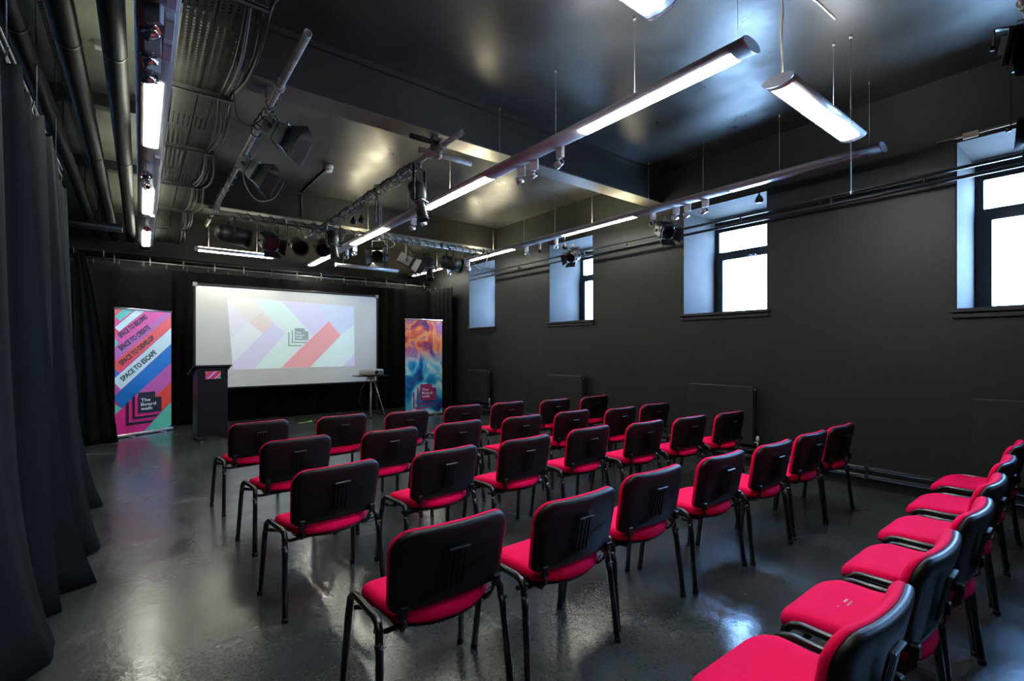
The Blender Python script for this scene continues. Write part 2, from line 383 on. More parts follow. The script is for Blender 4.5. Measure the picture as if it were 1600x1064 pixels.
# ------------------------------------------------------------------ curtains
def curtain(name, lab, path, z0, z1, amp, wl, m, seed, flare=0, swag=0, hem=0, group=None, topgather=0, th=.004):
    """folded cloth hanging from z1 to z0 along path; folds are displaced along the path normal"""
    R = random.Random(seed); P = [Vector((*p, 0)) for p in path]
    seg = [(P[i+1]-P[i]).length for i in range(len(P)-1)]; Ltot = sum(seg)
    ns = max(12, int(Ltot/(wl/9))); nz = 22; ph = []; acc = 0
    def at(s):
        for i, L in enumerate(seg):
            if s <= L or i == len(seg)-1: return P[i]+(P[i+1]-P[i])*(s/L), (P[i+1]-P[i]).normalized()
            s -= L
    phs = [0]; 
    for i in range(ns): acc += (2*PI/wl)*(Ltot/ns)*(1+.55*math.sin(i*.13+seed)+.3*R.uniform(-1, 1)); phs.append(acc)
    amps = [1+.45*math.sin(i*.071+seed*2)+.2*math.sin(i*.31) for i in range(ns+1)]
    vs = []
    for j in range(nz+1):
        tz = j/nz                       # 0 top, 1 bottom
        for i in range(ns+1):
            c, d = at(Ltot*i/ns); nrm = Vector((-d.y, d.x, 0))
            g = .35+.65*min(1, tz*1.6)
            off = amp*amps[i]*g*(math.sin(phs[i]+.6*tz*math.sin(i*.05+seed))+.35*math.sin(2.3*phs[i]+tz*1.5))
            off -= flare*(tz**5)*(1+.5*math.sin(phs[i]*.5))
            z = z1+(z0-z1)*tz
            if swag: z -= swag*abs(math.sin(Ltot*i/ns*PI/.33))*(1-tz)**6
            if hem: z += hem*(math.sin(i*.11+seed)*.5+.5)*(tz**8)
            if topgather: c = P[0]+(c-P[0])*(topgather+(1-topgather)*tz**.75)
            p = c+nrm*off; vs.append((p.x, p.y, z))
    W = ns+1; fs = [(j*W+i, j*W+i+1, (j+1)*W+i+1, (j+1)*W+i) for j in range(nz) for i in range(ns)]
    t = thing(name, lab, 'curtain', (P[0].x, P[0].y, 0), group=group)
    b = MB().add([(x-P[0].x, y-P[0].y, z) for x, y, z in vs], fs, True); o = b.build('drape', m, t)
    sm = o.modifiers.new('cloth', 'SOLIDIFY'); sm.thickness = th
    for k in range(int(Ltot/.33)+1):
        c, d = at(min(Ltot, k*.33)); c = c-P[0]
        MB().tube([(c.x, c.y, z1-.03), (c.x+.012*d.y, c.y+.012*d.x, z1+.01), (c.x, c.y, z1+.07)], .005, 6).build('hook', 'galv_d', t)
    return t
curtain('side_curtain', 'tall black curtain close on the left, its hem spread on the floor', [(-.55, 5.80), (-.52, 4.2), (-.55, 2.4), (-.56, -2.6)], .005, 2.86, .085, .44, 'curtain', 3, flare=-.13, swag=.07)
curtain('leg_curtain', 'narrow black curtain gathered at the top, left of the slogan banner', [(-.76, 9.22), (-.50, 9.28), (-.27, 9.30)], .01, 2.78, .028, .19, 'curtain', 5, flare=.04, topgather=.22)
curtain('back_curtain', 'wide black curtain covering the stage wall behind the projection screen', [(-1.3, 10.72), (.9, 10.70), (3.2, 10.72), (5.72, 10.70)], .01, 2.84, .045, .36, 'curtain2', 8, swag=.015, group=None)
curtain('corner_curtain', 'black curtain returning along the window wall behind the colourful banner', [(5.66, 10.62), (5.62, 10.1), (5.66, 9.55)], .01, 2.82, .035, .24, 'curtain2', 11)
cr = thing('curtain_rail', 'thin steel rail with hanger clamps above the stage curtain', 'rail', (-1.4, 10.68, 2.93))
MB().cyl((0, 0, 0), (7.1, 0, 0), .016).build('rail', 'galv_d', cr)
for k in range(14):
    x = .55+k*.49
    MB().box(x-.010, x+.010, -.022, .022, -.06, .05, .003).cyl((x, 0, .05), (x, 0, .10), .005, n=6).build('clamp', 'galv_d', cr)
MB().cyl((0, .6, 0.16), (7.1, .6, .16), .05).build('rear_pipe', 'rail_k', cr)
# folded drape bunch at the far left with pleat shadow above the banner
curtain('masking_curtain', 'black swagged cloth hanging behind the slogan banner', [(-.95, 10.50), (-.3, 10.52), (.45, 10.56)], .01, 2.84, .06, .42, 'curtain2', 21, swag=.05)

# ------------------------------------------------------------------ pipes and trays over the left side
for X, r, lab in ((-.60, .058, 'leftmost of the three thick black ceiling pipes'), (-.365, .066, 'middle one of the three thick black ceiling pipes'), (-.135, .066, 'thick black ceiling pipe next to the left light track')):
    t = thing('ceiling_pipe', lab, 'pipe', (X, YF+.1, 3.365), group='thick black ceiling pipes')
    MB().cyl((0, 0, 0), (0, 14.1, 0), r, n=24).build('pipe', 'duct', t)
    for y in (2.6, 4.9, 7.2, 9.5, 11.8):
        MB().cyl((0, y, 0), (0, y+.03, 0), r+.002, n=24).cyl((0, y+.015, r), (0, y+.015, ZC-3.365), .006, n=6).build('pipe_clip', 'rail_k', t)
def tray(x0, x1, z, lab, slots, m='tray', y0=YF+.1, y1=11.0, pitch=.036):
    t = thing('cable_tray', lab, 'cable tray', (x0, y0, z), group='perforated cable trays'); W = x1-x0; n = slots*2+1
    xs = [0]; 
    for i in range(slots): c = W*(i+.5)/slots; xs += [c-.006, c+.006]
    xs.append(W); ny = int((y1-y0)/pitch); yy = []
    for j in range(ny): yy += [j*pitch, j*pitch+pitch*.55]
    vs = [(x, y, 0) for y in yy for x in xs]; K = len(xs)
    fs = [(j*K+i, j*K+i+1, (j+1)*K+i+1, (j+1)*K+i) for j in range(len(yy)-1) for i in range(K-1) if not (i % 2 == 1 and j % 2 == (0 if (i//2) % 2 else 1))]
    b = MB().add(vs, fs); L = yy[-1]
    b.box(-.003, 0, 0, L, 0, .05).box(W, W+.003, 0, L, 0, .05); b.build('tray', m, t, kind='stuff'); return t
tray(.20, .345, 3.375, 'perforated metal cable tray directly beside the left light track', 4)
tray(.36, .505, 3.375, 'perforated metal cable tray on the outer side, with loose cables', 4)
tray(-.50, -.43, 3.53, 'narrow perforated cable tray between the black ceiling pipes', 4)
for k in range(9):
    y = -.87+1.3*k
    t = thing('tray_support', 'steel support channel under the cable trays, %s the viewer' % ORD[k], 'bracket', (.12, y, 3.33), group='support channels under the cable trays')
    MB().box(0, .46, -.02, .02, 0, .006).box(0, .46, -.02, -.014, 0, .04).box(0, .46, .014, .02, 0, .04).build('channel', 'galv_d', t)
    for x in (.02, .44): MB().cyl((x, 0, .006), (x, 0, ZC-3.33), .005, n=6).build('threaded_rod', 'galv_d', t)
cb = thing('cable_bundle', 'loose grey cables lying along the edge of the cable tray', 'cables', (.54, 0, 3.38))
for k in range(6):
    pts = []; R = random.Random(50+k)
    for j in range(150):
        y = -1+j*.08; s = abs(math.sin((y+.87)/1.3*PI))
        pts.append((-.05+.019*k+.02*math.sin(y*1.3+k)+.03*s, y, -.01-.07*s*(.4+.3*(k % 3))+.015*math.sin(k*2+y)))
    MB().tube(pts, .008+.002*(k % 2), 6).build('cable', 'cable_g' if k % 2 else 'cable_k', cb)
# conduit boxes on the pale ceiling strip
for x, y, lab in ((-.24, 2.7, 'small grey conduit box on the pale ceiling strip, nearest the viewer'), (-.24, 3.3, 'small grey junction plate on the pale ceiling strip'), (-.25, 5.1, 'small dark ceiling box between the pipes')):
    t = thing('junction_box', lab, 'box', (x, y, ZC-.045), group='ceiling junction boxes')
    MB().box(-.05, .05, -.035, .035, 0, .045, .004).build('body', 'cable_g', t); MB().box(-.04, .04, -.027, .027, -.004, 0).build('lid', 'grey', t)
for k, y in enumerate((3.95, 6.1, 8.2)):
    o = MB().box(XL, .56, y, y+.12, ZC-.12, ZC).build('trim_%d' % (6+k), 'beam', kind='structure')

# ------------------------------------------------------------------ suspended linear lights
def oval(a, bt, bb, n=24):
    return [(a*math.cos(2*PI*i/n), (bt if math.sin(2*PI*i/n) > 0 else bb)*math.sin(2*PI*i/n)) for i in range(n)]
def linear_light(lab, loc, rz, L, lit, blank=(), m='alu_p', a=.1, wires=(), lamp='lamp_w', group=None, name='linear_light', cord=None, z_top=ZC, under=None, warmfrom=None, dw=.058):
    """runs along +y from loc; lit = [(y0, y1)] in local metres"""
    t = thing(name, lab, 'light fixture', loc, rz, group)
    b = MB(); pr = oval(a, .032, .040)
    n = len(pr); b.add([(x, 0.012, z) for x, z in pr]+[(x, L-.012, z) for x, z in pr], [(i,(i+1)%n,n+(i+1)%n,n+i) for i in range(n)], True)
    b.f += [tuple(range(n)), tuple(range(n, 2*n))]; b.sm += [False, False]
    b.build('housing', m, t)
    for y0, y1 in ((0, .012), (L-.012, L)):
        b = MB(); p2 = oval(a+.003, .035, .043); b.add([(x, y0, z) for x, z in p2]+[(x, y1, z) for x, z in p2], [(i,(i+1)%n,n+(i+1)%n,n+i) for i in range(n)]+[tuple(range(n)), tuple(range(n, 2*n))])
        b.build('end_cap', 'alu_l' if m != 'alu_d' else 'alu_d', t)
    for y0, y1 in list(lit)+list(blank):
        on = (y0, y1) in lit; lm = lamp if on else 'alu_l'
        if on and warmfrom is not None and y0+loc[1] > warmfrom: lm = 'lamp_g'
        def strip(sgn, w, dz, rad):
            vs = []; K = 8
            for y in (y0, y1):
                for lay in (0, 1):
                    for i in range(K+1):
                        x = -w+2*w*i/K; z = sgn*rad*math.sqrt(1-(x/a)**2); vs.append((x, y, z+sgn*(dz if lay == 0 else -.002)))
            fs = []; W = K+1
            for i in range(K): fs += [(i, i+1, 2*W+i+1, 2*W+i), (W+i, W+i+1, 3*W+i+1, 3*W+i), (i, i+1, W+i+1, W+i), (2*W+i, 2*W+i+1, 3*W+i+1, 3*W+i)]
            fs += [(0, W, 3*W, 2*W), (K, W+K, 3*W+K, 2*W+K)]
            return MB().add(vs, fs)
        strip(-1, dw, .004, .040).build('diffuser', lm, t)
        if on: strip(1, .04, .004, .032).build('upper_diffuser', {'lamp_w': 'lamp_wu', 'lamp_g': 'lamp_gu', 'lamp_l': 'lamp_lu'}[lm], t)
    for y in wires:
        MB().cyl((0, y, .03), (0, y, z_top-loc[2]-.003), .0022, n=6).cyl((0, y, .03), (0, y, .05), .008, n=8).cyl((0, y, z_top-loc[2]-.02), (0, y, z_top-loc[2]-.002), .011, n=8).build('suspension_wire', 'grey', t)
    return t
ZL = 3.235
LIT = [(1.50, 2.80), (4.15, 5.55), (6.85, 8.25), (9.5, 10.85)]
def loc_lit(l, y0): return [(a-y0, b-y0) for a, b in l]
linear_light('central suspended light track running from the middle of the ceiling to the stage', (2.91, 1.40, ZL), 0, 9.6, loc_lit(LIT, 1.4), m='alu_p', warmfrom=3,
             wires=[.09, .87, 1.73, 2.57, 3.57, 4.7, 6.17, 7.3, 8.4], group='suspended light tracks')
linear_light('suspended light track close to the windows, its near section unlit', (5.33, 1.38, ZL), 0, 9.6, loc_lit(LIT[1:], 1.38), blank=[(.12, 1.42)], m='alu_p', warmfrom=3,
             wires=[.11, .9, 1.77, 2.55, 3.56, 4.37, 5.17, 6.1, 7.2, 8.3], group='suspended light tracks', dw=.04)
linear_light('flat light track between the cable trays and black pipes at the left', (.07, -2.8, ZL-.01), 0, 13.8, [(6.80, 8.12), (9.55, 10.8), (12.0, 13.3), (2.0, 3.3)], m='alu_p', lamp='lamp_l',
             wires=[3.2, 5.5, 7.5, 9.2, 11], group='suspended light tracks', dw=.05)
c = linear_light('short bright light fitting hung crosswise on a cream flex, upper right', (3.43, 1.48, ZL), -PI/2, 1.44, [(.07, 1.37)], m='alu_l', wires=[1.0], dw=.066)
MB().tube([(0.0, .06, .03), (.006, .06, .2), (-.004, .062, .35), (.006, .06, .5), (0, .06, ZC-ZL-.004)], .005, 6).tube([(0.006, .07, .03), (-.004, .066, .25), (.008, .07, .45), (0, .066, ZC-ZL-.004)], .005, 6).build('flex', 'cable_c', c)
linear_light('light fitting cut off by the top edge of the picture', (.80, 1.55, ZL), -PI/2, 1.42, [(.07, 1.35)], m='alu_l', wires=[1.3], dw=.066)
linear_light('short lit light fitting above the projection screen', (.73, 9.8, 3.12), -PI/2, 1.26, [(.05, 1.21)], m='alu_l', lamp='lamp_g', wires=[.2, .95], a=.07, dw=.045)
linear_light('short unlit light fitting above the right end of the screen', (3.10, 9.8, 3.10), -PI/2, 1.33, [], m='alu_l', wires=[.15, 1.15], a=.055)
tag(MB().tube([(3.46, 1.46, ZC-.008), (3.6, 1.40, ZC-.010), (3.8, 1.37, ZC-.008), (4.1, 1.36, ZC-.008)], .006, 6).build('ceiling_flex', 'cable_c'), 'cream flex stapled to the ceiling above the crosswise fitting', 'cable')
t = thing('hanging_rod', 'thin rod hanging down past the crosswise light fitting', 'rod', (4.43, 1.36, 2.62))
MB().cyl((0, 0, .01), (0, 0, ZC-2.62), .003, n=6).build('rod', 'galv_d', t); MB().cyl((0, 0, 0), (0, 0, .02), .008, n=8).cyl((0, 0, ZC-2.64), (0, 0, ZC-2.62), .012, n=8).build('end_stop', 'grey', t)

# small spotlights clipped to the tracks
def track_spot(lab, x, y, z, m='white', group=None, tilt=.0, red=False):
    t = thing('track_spotlight', lab, 'spotlight', (x, y, z), tilt, group)
    MB().box(-.018, .018, -.04, .04, -.10, 0, .004).build('adapter', m, t)
    MB().cyl((0, 0, -.10), (0, .012, -.135), .006, n=8).build('arm', m, t)
    h = MB(); h.cyl((0, -.02, -.135), (.0, .05, -.155), .028, .036, n=16, hollow=.004).build('head', 'alu' if not red else 'chrome', t)
    MB().cyl((0, -.022, -.134), (0, 0.0, -.142), .020, n=12).build('lamp', 'orange_i' if red else 'glass_k', t)
    return t
for i, y in enumerate((3.15, 3.51, 3.71, 5.75, 6.09, 8.38, 8.79)):
    track_spot('small white track spotlight, %s the viewer on the central light track' % ORD[i], 2.985, y, 3.215, tilt=.4*i, group='spotlights on the central track')
for i, y in enumerate((3.16, 3.40, 3.56, 3.91, 5.79, 6.20, 6.56, 8.48, 8.87, 9.28)):
    track_spot('small white track spotlight, %s the viewer on the window-side track' % ORD[i], 5.40, y, 3.215, tilt=.5*i, group='spotlights on the window-side track')
for i, y in enumerate((3.11, 3.42, 3.66, 5.76, 6.15, 8.27)):
    track_spot('small reflector spotlight, %s the viewer under the left light track' % ORD[i], .055, y, 3.19, 'grey', tilt=1+.5*i, red=True, group='spotlights on the left track')
for i, (y0, y1) in enumerate(((2.75, 3.05), (3.14, 3.36), (3.40, 3.62), (5.5, 5.75), (8.0, 8.25))):
    t = thing('transformer_box', ['slim grey transformer box nearest the viewer on the left light track', 'second slim grey transformer box on the left light track', 'grey transformer box just before the first lit panel of the left track', 'grey transformer box before the second lit panel of the left track', 'farthest grey transformer box on the left light track'][i], 'box', (.125, y0, 3.16), group='transformer boxes on the left track')
    MB().box(-.024, .024, 0, y1-y0, 0, .045, .004).build('case', 'alu_l', t); MB().box(-.018, .018, .01, .03, -.003, 0).build('terminal_cover', 'grey', t)

# ------------------------------------------------------------------ scaffold bars
def clampm(p, ax=(0,1,0), r=.026):
    p = Vector(p); a = Vector(ax); b = MB(); b.cyl(p-a*.022, p+a*.022, r+.012, n=14); return b
def bar(lab, p0, p1, clamps, m='galv', drops=()):
    t = thing('scaffold_bar', lab, 'bar', p0, group='scaffold bars under the ceiling'); d = Vector(p1)-Vector(p0); u = d.normalized()
    MB().cyl((0,0,0), d, .0245, n=20, hollow=.004).build('tube', m, t)
    for s in clamps:
        q = u*s; clampm(q, u).box(q.x-.012, q.x+.03, q.y-.02, q.y+.02, q.z+.02, q.z+.055).build('clamp', 'galv', t)
    for s in drops:
        q = u*s
        clampm(q, u).box(q.x-.03, q.x+.03, q.y-.03, q.y+.03, q.z+.03, ZB+(-p0[2]), .004).cyl(q+Vector((.03, 0, .06)), q+Vector((.06, 0, .07)), .008, n=8).build('beam_bracket', 'galv_d', t)
    return t
ZS = 3.31
bar('open-ended steel scaffold bar at the upper left, carrying two floodlights', (.80, 3.05, ZS), (.80, 8.75, ZS), [.75, 1.55, 2.5, 4.3, 5.1], drops=[1.08, 5.1])
bar('open-ended steel scaffold bar left of the central light track, wrapped in cable', (2.24, 3.62, ZS), (2.24, 8.75, ZS), [.35, .6, 1.3, 2.2, 3.4, 4.6], drops=[.5, 4.55])
bar('long crosswise steel bar in front of the far beam with theatre lanterns', (.66, 7.55, ZS-.06), (5.5, 7.55, ZS-.06), [.15, 1.0, 1.58, 2.6, 3.6, 4.5], 'galv')
bar('second crosswise steel bar just under the far beam', (.66, 7.85, ZS-.02), (5.5, 7.85, ZS-.02), [.6, 2.2, 3.3, 4.4], 'galv_d')
bar('short crosswise scaffold tube clamped under the cable-wrapped bar', (2.05, 4.06, ZS-.055), (2.62, 4.06, ZS-.055), [.2], 'galv')
bar('short dark crosswise tube on the cable-wrapped bar', (1.93, 4.0, ZS+.02), (2.26, 4.0, ZS+.02), [.3], 'rail_k')
bar('steel bar high at the right edge of the picture', (4.35, .42, 3.60), (5.78, .42, 3.60), [.1, 1.0], 'galv_d')

def wrap(lab, x, y0, y1, z, turns, m='cable_k', r=.007, R0=.035, axis='y', seed=1, sag=0):
    pts = []; N = int(turns*14); RR = random.Random(seed)
    for i in range(N+1):
        s = i/N; a = 2*PI*turns*s; rr = R0+.008*math.sin(i*.37+seed)+sag*(.5+.5*math.sin(s*turns*1.9+seed))*(1 if math.sin(a) < 0 else 0)
        u, v = rr*math.cos(a), rr*math.sin(a)
        pts.append((x+u, y0+(y1-y0)*s, z+v) if axis == 'y' else (y0+(y1-y0)*s, x+u, z+v))
    return tag(MB().tube(pts, r, 6).build('cable', m), lab, 'cable', 'black cables wound on the bars')
wrap('black cable wound around the near half of the cable-wrapped bar', 2.24, 4.5, 6.1, ZS-.01, 17, seed=2, sag=.05)
wrap('black cable wound around the far half of the cable-wrapped bar', 2.24, 6.1, 8.3, ZS-.015, 19, seed=5, sag=.07)
wrap('black cable twisted round the upper left scaffold bar', .80, 4.1, 4.75, ZS, 5, seed=3, sag=.03)
wrap('grey cable twisted round the far end of the upper left scaffold bar', .80, 5.8, 7.2, ZS, 5, 'cable_g', .005, seed=4)
wrap('black cable wound along the crosswise lantern bar', 7.55, 1.0, 5.3, ZS-.065, 30, seed=9, axis='x', sag=.04)
def drape(lab, pts, m='cable_k', r=.006):
    P = [Vector(p) for p in pts]; out = []
    for i in range(len(P)-1):
        a, b = P[i], P[i+1]; q0 = P[max(0, i-1)]; q3 = P[min(len(P)-1, i+2)]
        for k in range(8):
            s = k/8; out.append(.5*((2*a)+(b-q0)*s+(2*q0-5*a+4*b-q3)*s*s+(3*a-q0-3*b+q3)*s**3))
    out.append(P[-1])
    return tag(MB().tube(out, r, 6).build('cable', m), lab, 'cable', 'cables drooping under the ceiling')
drape('grey cable looping down between the two upper left floodlights', [(.80, 5.5, ZS), (.85, 5.6, 3.1), (.98, 5.7, 2.98), (1.15, 5.75, 3.05), (1.22, 5.6, 3.2)], 'cable_g')
drape('thin black cable looping from the tray to the upper left bar', [(.56, 4.2, 3.36), (.60, 4.3, 3.22), (.70, 4.35, 3.2), (.80, 4.3, 3.29)])
drape('hanging coil of black cable on the cable-wrapped bar', [(2.26, 5.6, ZS), (2.30, 5.62, 3.1), (2.32, 5.68, 2.92), (2.36, 5.7, 3.0), (2.30, 5.62, 3.2), (2.27, 5.66, 2.95), (2.25, 5.6, 3.15), (2.26, 5.6, 3.29)], r=.009)
drape('white cable looping below the central light track', [(2.91, 7.0, 3.2), (2.96, 7.05, 3.05), (3.08, 7.1, 2.98), (3.2, 7.2, 3.08), (3.2, 7.5, 3.24)], 'cable_g')
drape('cable looping beside the farthest window', [(4.9, 7.6, 3.24), (4.98, 7.6, 3.0), (5.12, 7.6, 2.93), (5.24, 7.6, 3.05), (5.3, 7.6, 3.2)])
for k in range(7):
    x = 1.35+k*.17
    drape('short black cable loop under the lantern bar, %s from the left' % ['first', 'second', 'third', 'fourth', 'fifth', 'sixth', 'seventh'][k], [(x, 7.55, ZS-.09), (x+.03, 7.53, ZS-.22-.05*(k % 3)), (x+.1, 7.53, ZS-.24-.05*(k % 2)), (x+.15, 7.55, ZS-.09)], r=.005)
def bell(lab, x, y, z, zt):
    t = thing('pendant_plug', lab, 'plug', (x, y, z), group='black pendant plugs')
    MB().lathe([(.022, 0), (.040, .012), (.042, .035), (.030, .060), (.012, .085), (.007, .11)], 16).build('plug', 'plastic', t)
    MB().cyl((0, 0, .08), (0, 0, zt-z), .004, n=6).build('flex', 'cable_k', t)
bell('black pendant plug hanging in front of the second window from the right', 5.33, 2.49, 2.99, 3.2)
bell('left black pendant plug under the cable-wrapped bar', 2.24, 6.35, 3.06, 3.29); bell('right black pendant plug under the cable-wrapped bar', 2.30, 6.22, 3.06, 3.29)
bell('black pendant plug in front of the narrow window', 5.33, 5.52, 2.98, 3.2)

# ------------------------------------------------------------------ theatre lanterns
def aim(t, d):
    """turn the thing so that its local -Z... lantern local +Y points along d, keeping the clamp upright"""
    t.rotation_euler = (0, 0, math.atan2(-d[0], d[1]))
def yoke(t, h, w, m='lant'):
    MB().box(-w-.006, -w, -.015, .015, -.01, h).box(w, w+.006, -.015, .015, -.01, h).box(-w-.006, w+.006, -.015, .015, h-.006, h).build('yoke', m, t)
    MB().box(-.018, .018, -.022, .022, h, h+.045, .004).cyl((0, 0, h+.045), (0, 0, h+.075), .008, n=8).cyl((.018, 0, h+.03), (.055, 0, h+.03), .006, n=8).build('hook_clamp', 'galv_d', t)
    for s in (-1, 1): MB().cyl((s*w, 0, 0), (s*(w+.03), 0, 0), .018, n=12).build('tilt_knob', 'plastic', t)
def doors(t, y, hw, L, tilt, M4, m):
    """four barn doors round an opening at local y"""
    for k in range(4):
        a = k*PI/2; b = MB(); w0, w1 = hw*.95, hw*.95*1.25; sp = .45
        vs = [(-w0, 0, hw), (w0, 0, hw), (w1, L*math.cos(sp), hw+L*math.sin(sp)), (-w1, L*math.cos(sp), hw+L*math.sin(sp))]
        vs += [(x, yy+.002, z+.003) for x, yy, z in vs]
        fs = [(0,1,2,3), (7,6,5,4), (0,4,5,1), (1,5,6,2), (2,6,7,3), (3,7,4,0)]
        out = []
        for x, yy, z in vs:
            X = x*math.cos(a)-z*math.sin(a); Z = x*math.sin(a)+z*math.cos(a); p = M4 @ Vector((X, y+yy, Z)); out.append(tuple(p))
        b.add(out, fs); b.build('barn_door', m, t)
def lantern(kind, lab, loc, h, d, tilt=0., m='lant', sc=1.0, dx=0, group='theatre lanterns on the bars'):
    """loc is the tilt axis; h the yoke height up to the clamp; tilt down in radians"""
    t = thing('theatre_lantern' if kind != 'flood' else 'floodlight', lab, 'stage light', loc, group=group); aim(t, d)
    Mt = Matrix.Rotation(-tilt, 4, 'X') @ Matrix.Scale(sc, 4)
    def mp(b): return b.map(lambda x, y, z: tuple(Mt @ Vector((x, y, z))))
    if kind == 'par':
        mp(MB().cyl((0, -.10, 0), (0, .17, 0), .095, n=24, hollow=.004).cyl((0, -.10, 0), (0, -.15, 0), .095, .05, n=24)).build('body', m, t)
        mp(MB().cyl((0, .165, 0), (0, .185, 0), .108, n=24, hollow=.02)).build('gel_frame', 'lant', t)
        mp(MB().cyl((0, .02, 0), (0, .03, 0), .09, n=24)).build('lens', 'glass_k', t); w_ = .10
    elif kind == 'fresnel':
        mp(MB().box(-.09, .09, -.13, .10, -.09, .09, .02)).build('body', m, t)
        for k in range(4): mp(MB().box(-.07, .07, -.11+k*.045, -.09+k*.045, .09, .10)).build('vent_fin', m, t)
        mp(MB().cyl((0, .10, 0), (0, .125, 0), .085, n=24, hollow=.01)).build('lens_ring', m, t)
        mp(MB().cyl((0, .10, 0), (0, .112, 0), .074, n=24)).build('lens', 'redgel' if 'red' in lab else 'glass_k', t)
        doors(t, .125, .085, .11, 0, Mt, 'lant'); w_ = .095
    elif kind == 'flood':
        mp(MB().prism([(-.10, -.05), (.10, -.05), (.10, .05), (-.10, .05)], -.09, -.02).add(
            [(-.10, -.02, -.06), (.10, -.02, -.06), (.10, -.02, .06), (-.10, -.02, .06), (-.13, .09, -.095), (.13, .09, -.095), (.13, .09, .095), (-.13, .09, .095)],
            [(0,1,5,4), (1,2,6,5), (2,3,7,6), (3,0,4,7)])).build('body', m, t)
        mp(MB().box(-.115, .115, .02, .026, -.08, .08)).build('lens', 'glass_k', t)
        mp(MB().box(-.14, .14, .085, .10, .085, .10).box(-.14, .14, .085, .10, -.10, -.085).box(-.14, -.125, .085, .10, -.085, .085).box(.125, .14, .085, .10, -.085, .085)).build('front_frame', m, t)
        doors(t, .10, .095, .14, 0, Mt, 'lant'); w_ = .145
    elif kind == 'profile':
        b = MB(); prof = [(.05, -.26), (.085, -.235), (.10, -.15), (.10, -.06), (.075, .0), (.062, .03), (.062, .20), (.075, .205), (.075, .245), (.066, .245)]
        n = 24; mloc = len(prof); vs = [(r*math.cos(2*PI*k/n), y, r*math.sin(2*PI*k/n)) for r, y in prof for k in range(n)]
        b.add(vs, [(i*n+k, i*n+(k+1)%n, (i+1)*n+(k+1)%n, (i+1)*n+k) for i in range(mloc-1) for k in range(n)], True); b.f.append(tuple(range(n))); b.sm.append(False)
        mp(b).build('body', m, t)
        mp(MB().cyl((0, .235, 0), (0, .24, 0), .066, n=24)).build('lens', 'glass_k', t)
        for k in range(5): mp(MB().cyl((0, -.22+k*.028, 0), (0, -.214+k*.028, 0), .103+.004*math.sin(k), n=24)).build('cooling_fin', m, t)
        mp(MB().box(-.085, .085, .01, .022, -.085, .085, .004)).build('shutter_plate', 'silver', t)
        mp(MB().tube([(-.05, -.255, 0), (-.05, -.31, 0), (-.03, -.34, 0), (.03, -.34, 0), (.05, -.31, 0), (.05, -.255, 0)], .007, 8)).build('rear_handle', m, t)
        w_ = .11
    yoke(t, h, w_*sc+.012, 'lant_g' if m == 'lant_g' else 'lant')
    return t
FL = (.86, -.45)
lantern('flood', 'near grey-green floodlight with open barn doors on the upper left scaffold bar', (.90, 4.40, 3.20), .09, FL, .45, 'lant_g', 1.0, 'floodlights on the upper left bar')
lantern('flood', 'farther grey-green floodlight with open barn doors on the upper left scaffold bar', (.86, 5.40, 3.19), .10, FL, .5, 'lant_g', 1.0, 'floodlights on the upper left bar')
lantern('profile', 'big black profile spotlight hanging nose down beside the central light track', (2.24, 4.44, 2.90), .34, (.5, -.8), 1.35, 'lant', .82)
lantern('profile', 'black profile spotlight at the far end of the cable-wrapped bar', (2.24, 7.2, 2.93), .31, (.2, -1), 1.35, 'lant', .85)
lantern('par', 'long silver-bodied can at the left end of the lantern bar', (.98, 7.55, 2.96), .22, (1, .15), .1, 'lant', 1.25)
lantern('fresnel', 'black lantern with a dull red gel, second from the left on the lantern bar', (1.45, 7.55, 2.93), .24, (.1, -1), .45, 'lant', 1.15)
lantern('par', 'round black can, third from the left on the lantern bar', (1.85, 7.55, 2.93), .24, (-.1, -1), .4, 'lant', 1.1)
lantern('par', 'small black can partly behind the cable bundle', (2.20, 7.55, 2.96), .22, (-.3, -1), .5, 'lant', 1.0)
lantern('fresnel', 'boxy black lantern above the unlit fitting', (3.10, 7.55, 2.93), .24, (-.8, -1), .3, 'lant', 1.15)
lantern('fresnel', 'boxy black lantern with open doors right of the unlit fitting', (3.60, 7.55, 2.90), .27, (.9, -.8), .5, 'lant', 1.15)
lantern('profile', 'black lantern pointing down in front of the far corner', (4.0, 7.55, 2.80), .35, (-.3, -1), 1.1, 'lant', .9)
lantern('par', 'pale-ended black can on the right half of the lantern bar', (4.42, 7.55, 2.95), .22, (1, -.1), .15, 'lant', 1.25)
lantern('fresnel', 'black lantern on the window rail left of the second window', (5.50, 3.80, 2.97), .0+.12, (-.5, -.9), .5, 'lant', 1.0)
lantern('fresnel', 'small black lantern on the window rail in front of the narrow window', (5.50, 5.50, 2.90), .13, (-.9, -.3), .5, 'lant', .9)
lantern('flood', 'black floodlight cut by the upper right edge of the picture', (4.62, .42, 3.42), .12, (-.7, -.4), .5, 'lant', 1.1)
lantern('flood', 'black floodlight at the right edge above the nearest window', (5.36, .42, 3.10), .44, (-.9, -.2), .6, 'lant', 1.0)
# smoke detector with conduit
t = thing('smoke_detector', 'round white smoke detector on the ceiling between the beams', 'detector', (2.0, 6.62, ZC-.055))
MB().lathe([(.03, -.035), (.045, -.03), (.05, 0)], 20).build('sensor', 'white', t); MB().lathe([(.055, 0), (.06, .02), (.06, .055)], 20).build('base', 'white', t)
t = thing('conduit', 'black conduit running from the smoke detector to the far beam', 'conduit', (2.0, 6.66, ZC-.012))
MB().tube([(0, 0, 0), (0, 1.33, 0), (0, 1.345, -.02), (0, 1.345, -.38)], .012, 8).build('tube', 'rail_k', t)
for y in (.4, .9): MB().box(-.018, .018, y-.01, y+.01, -.014, .012).build('saddle', 'rail_k', t)
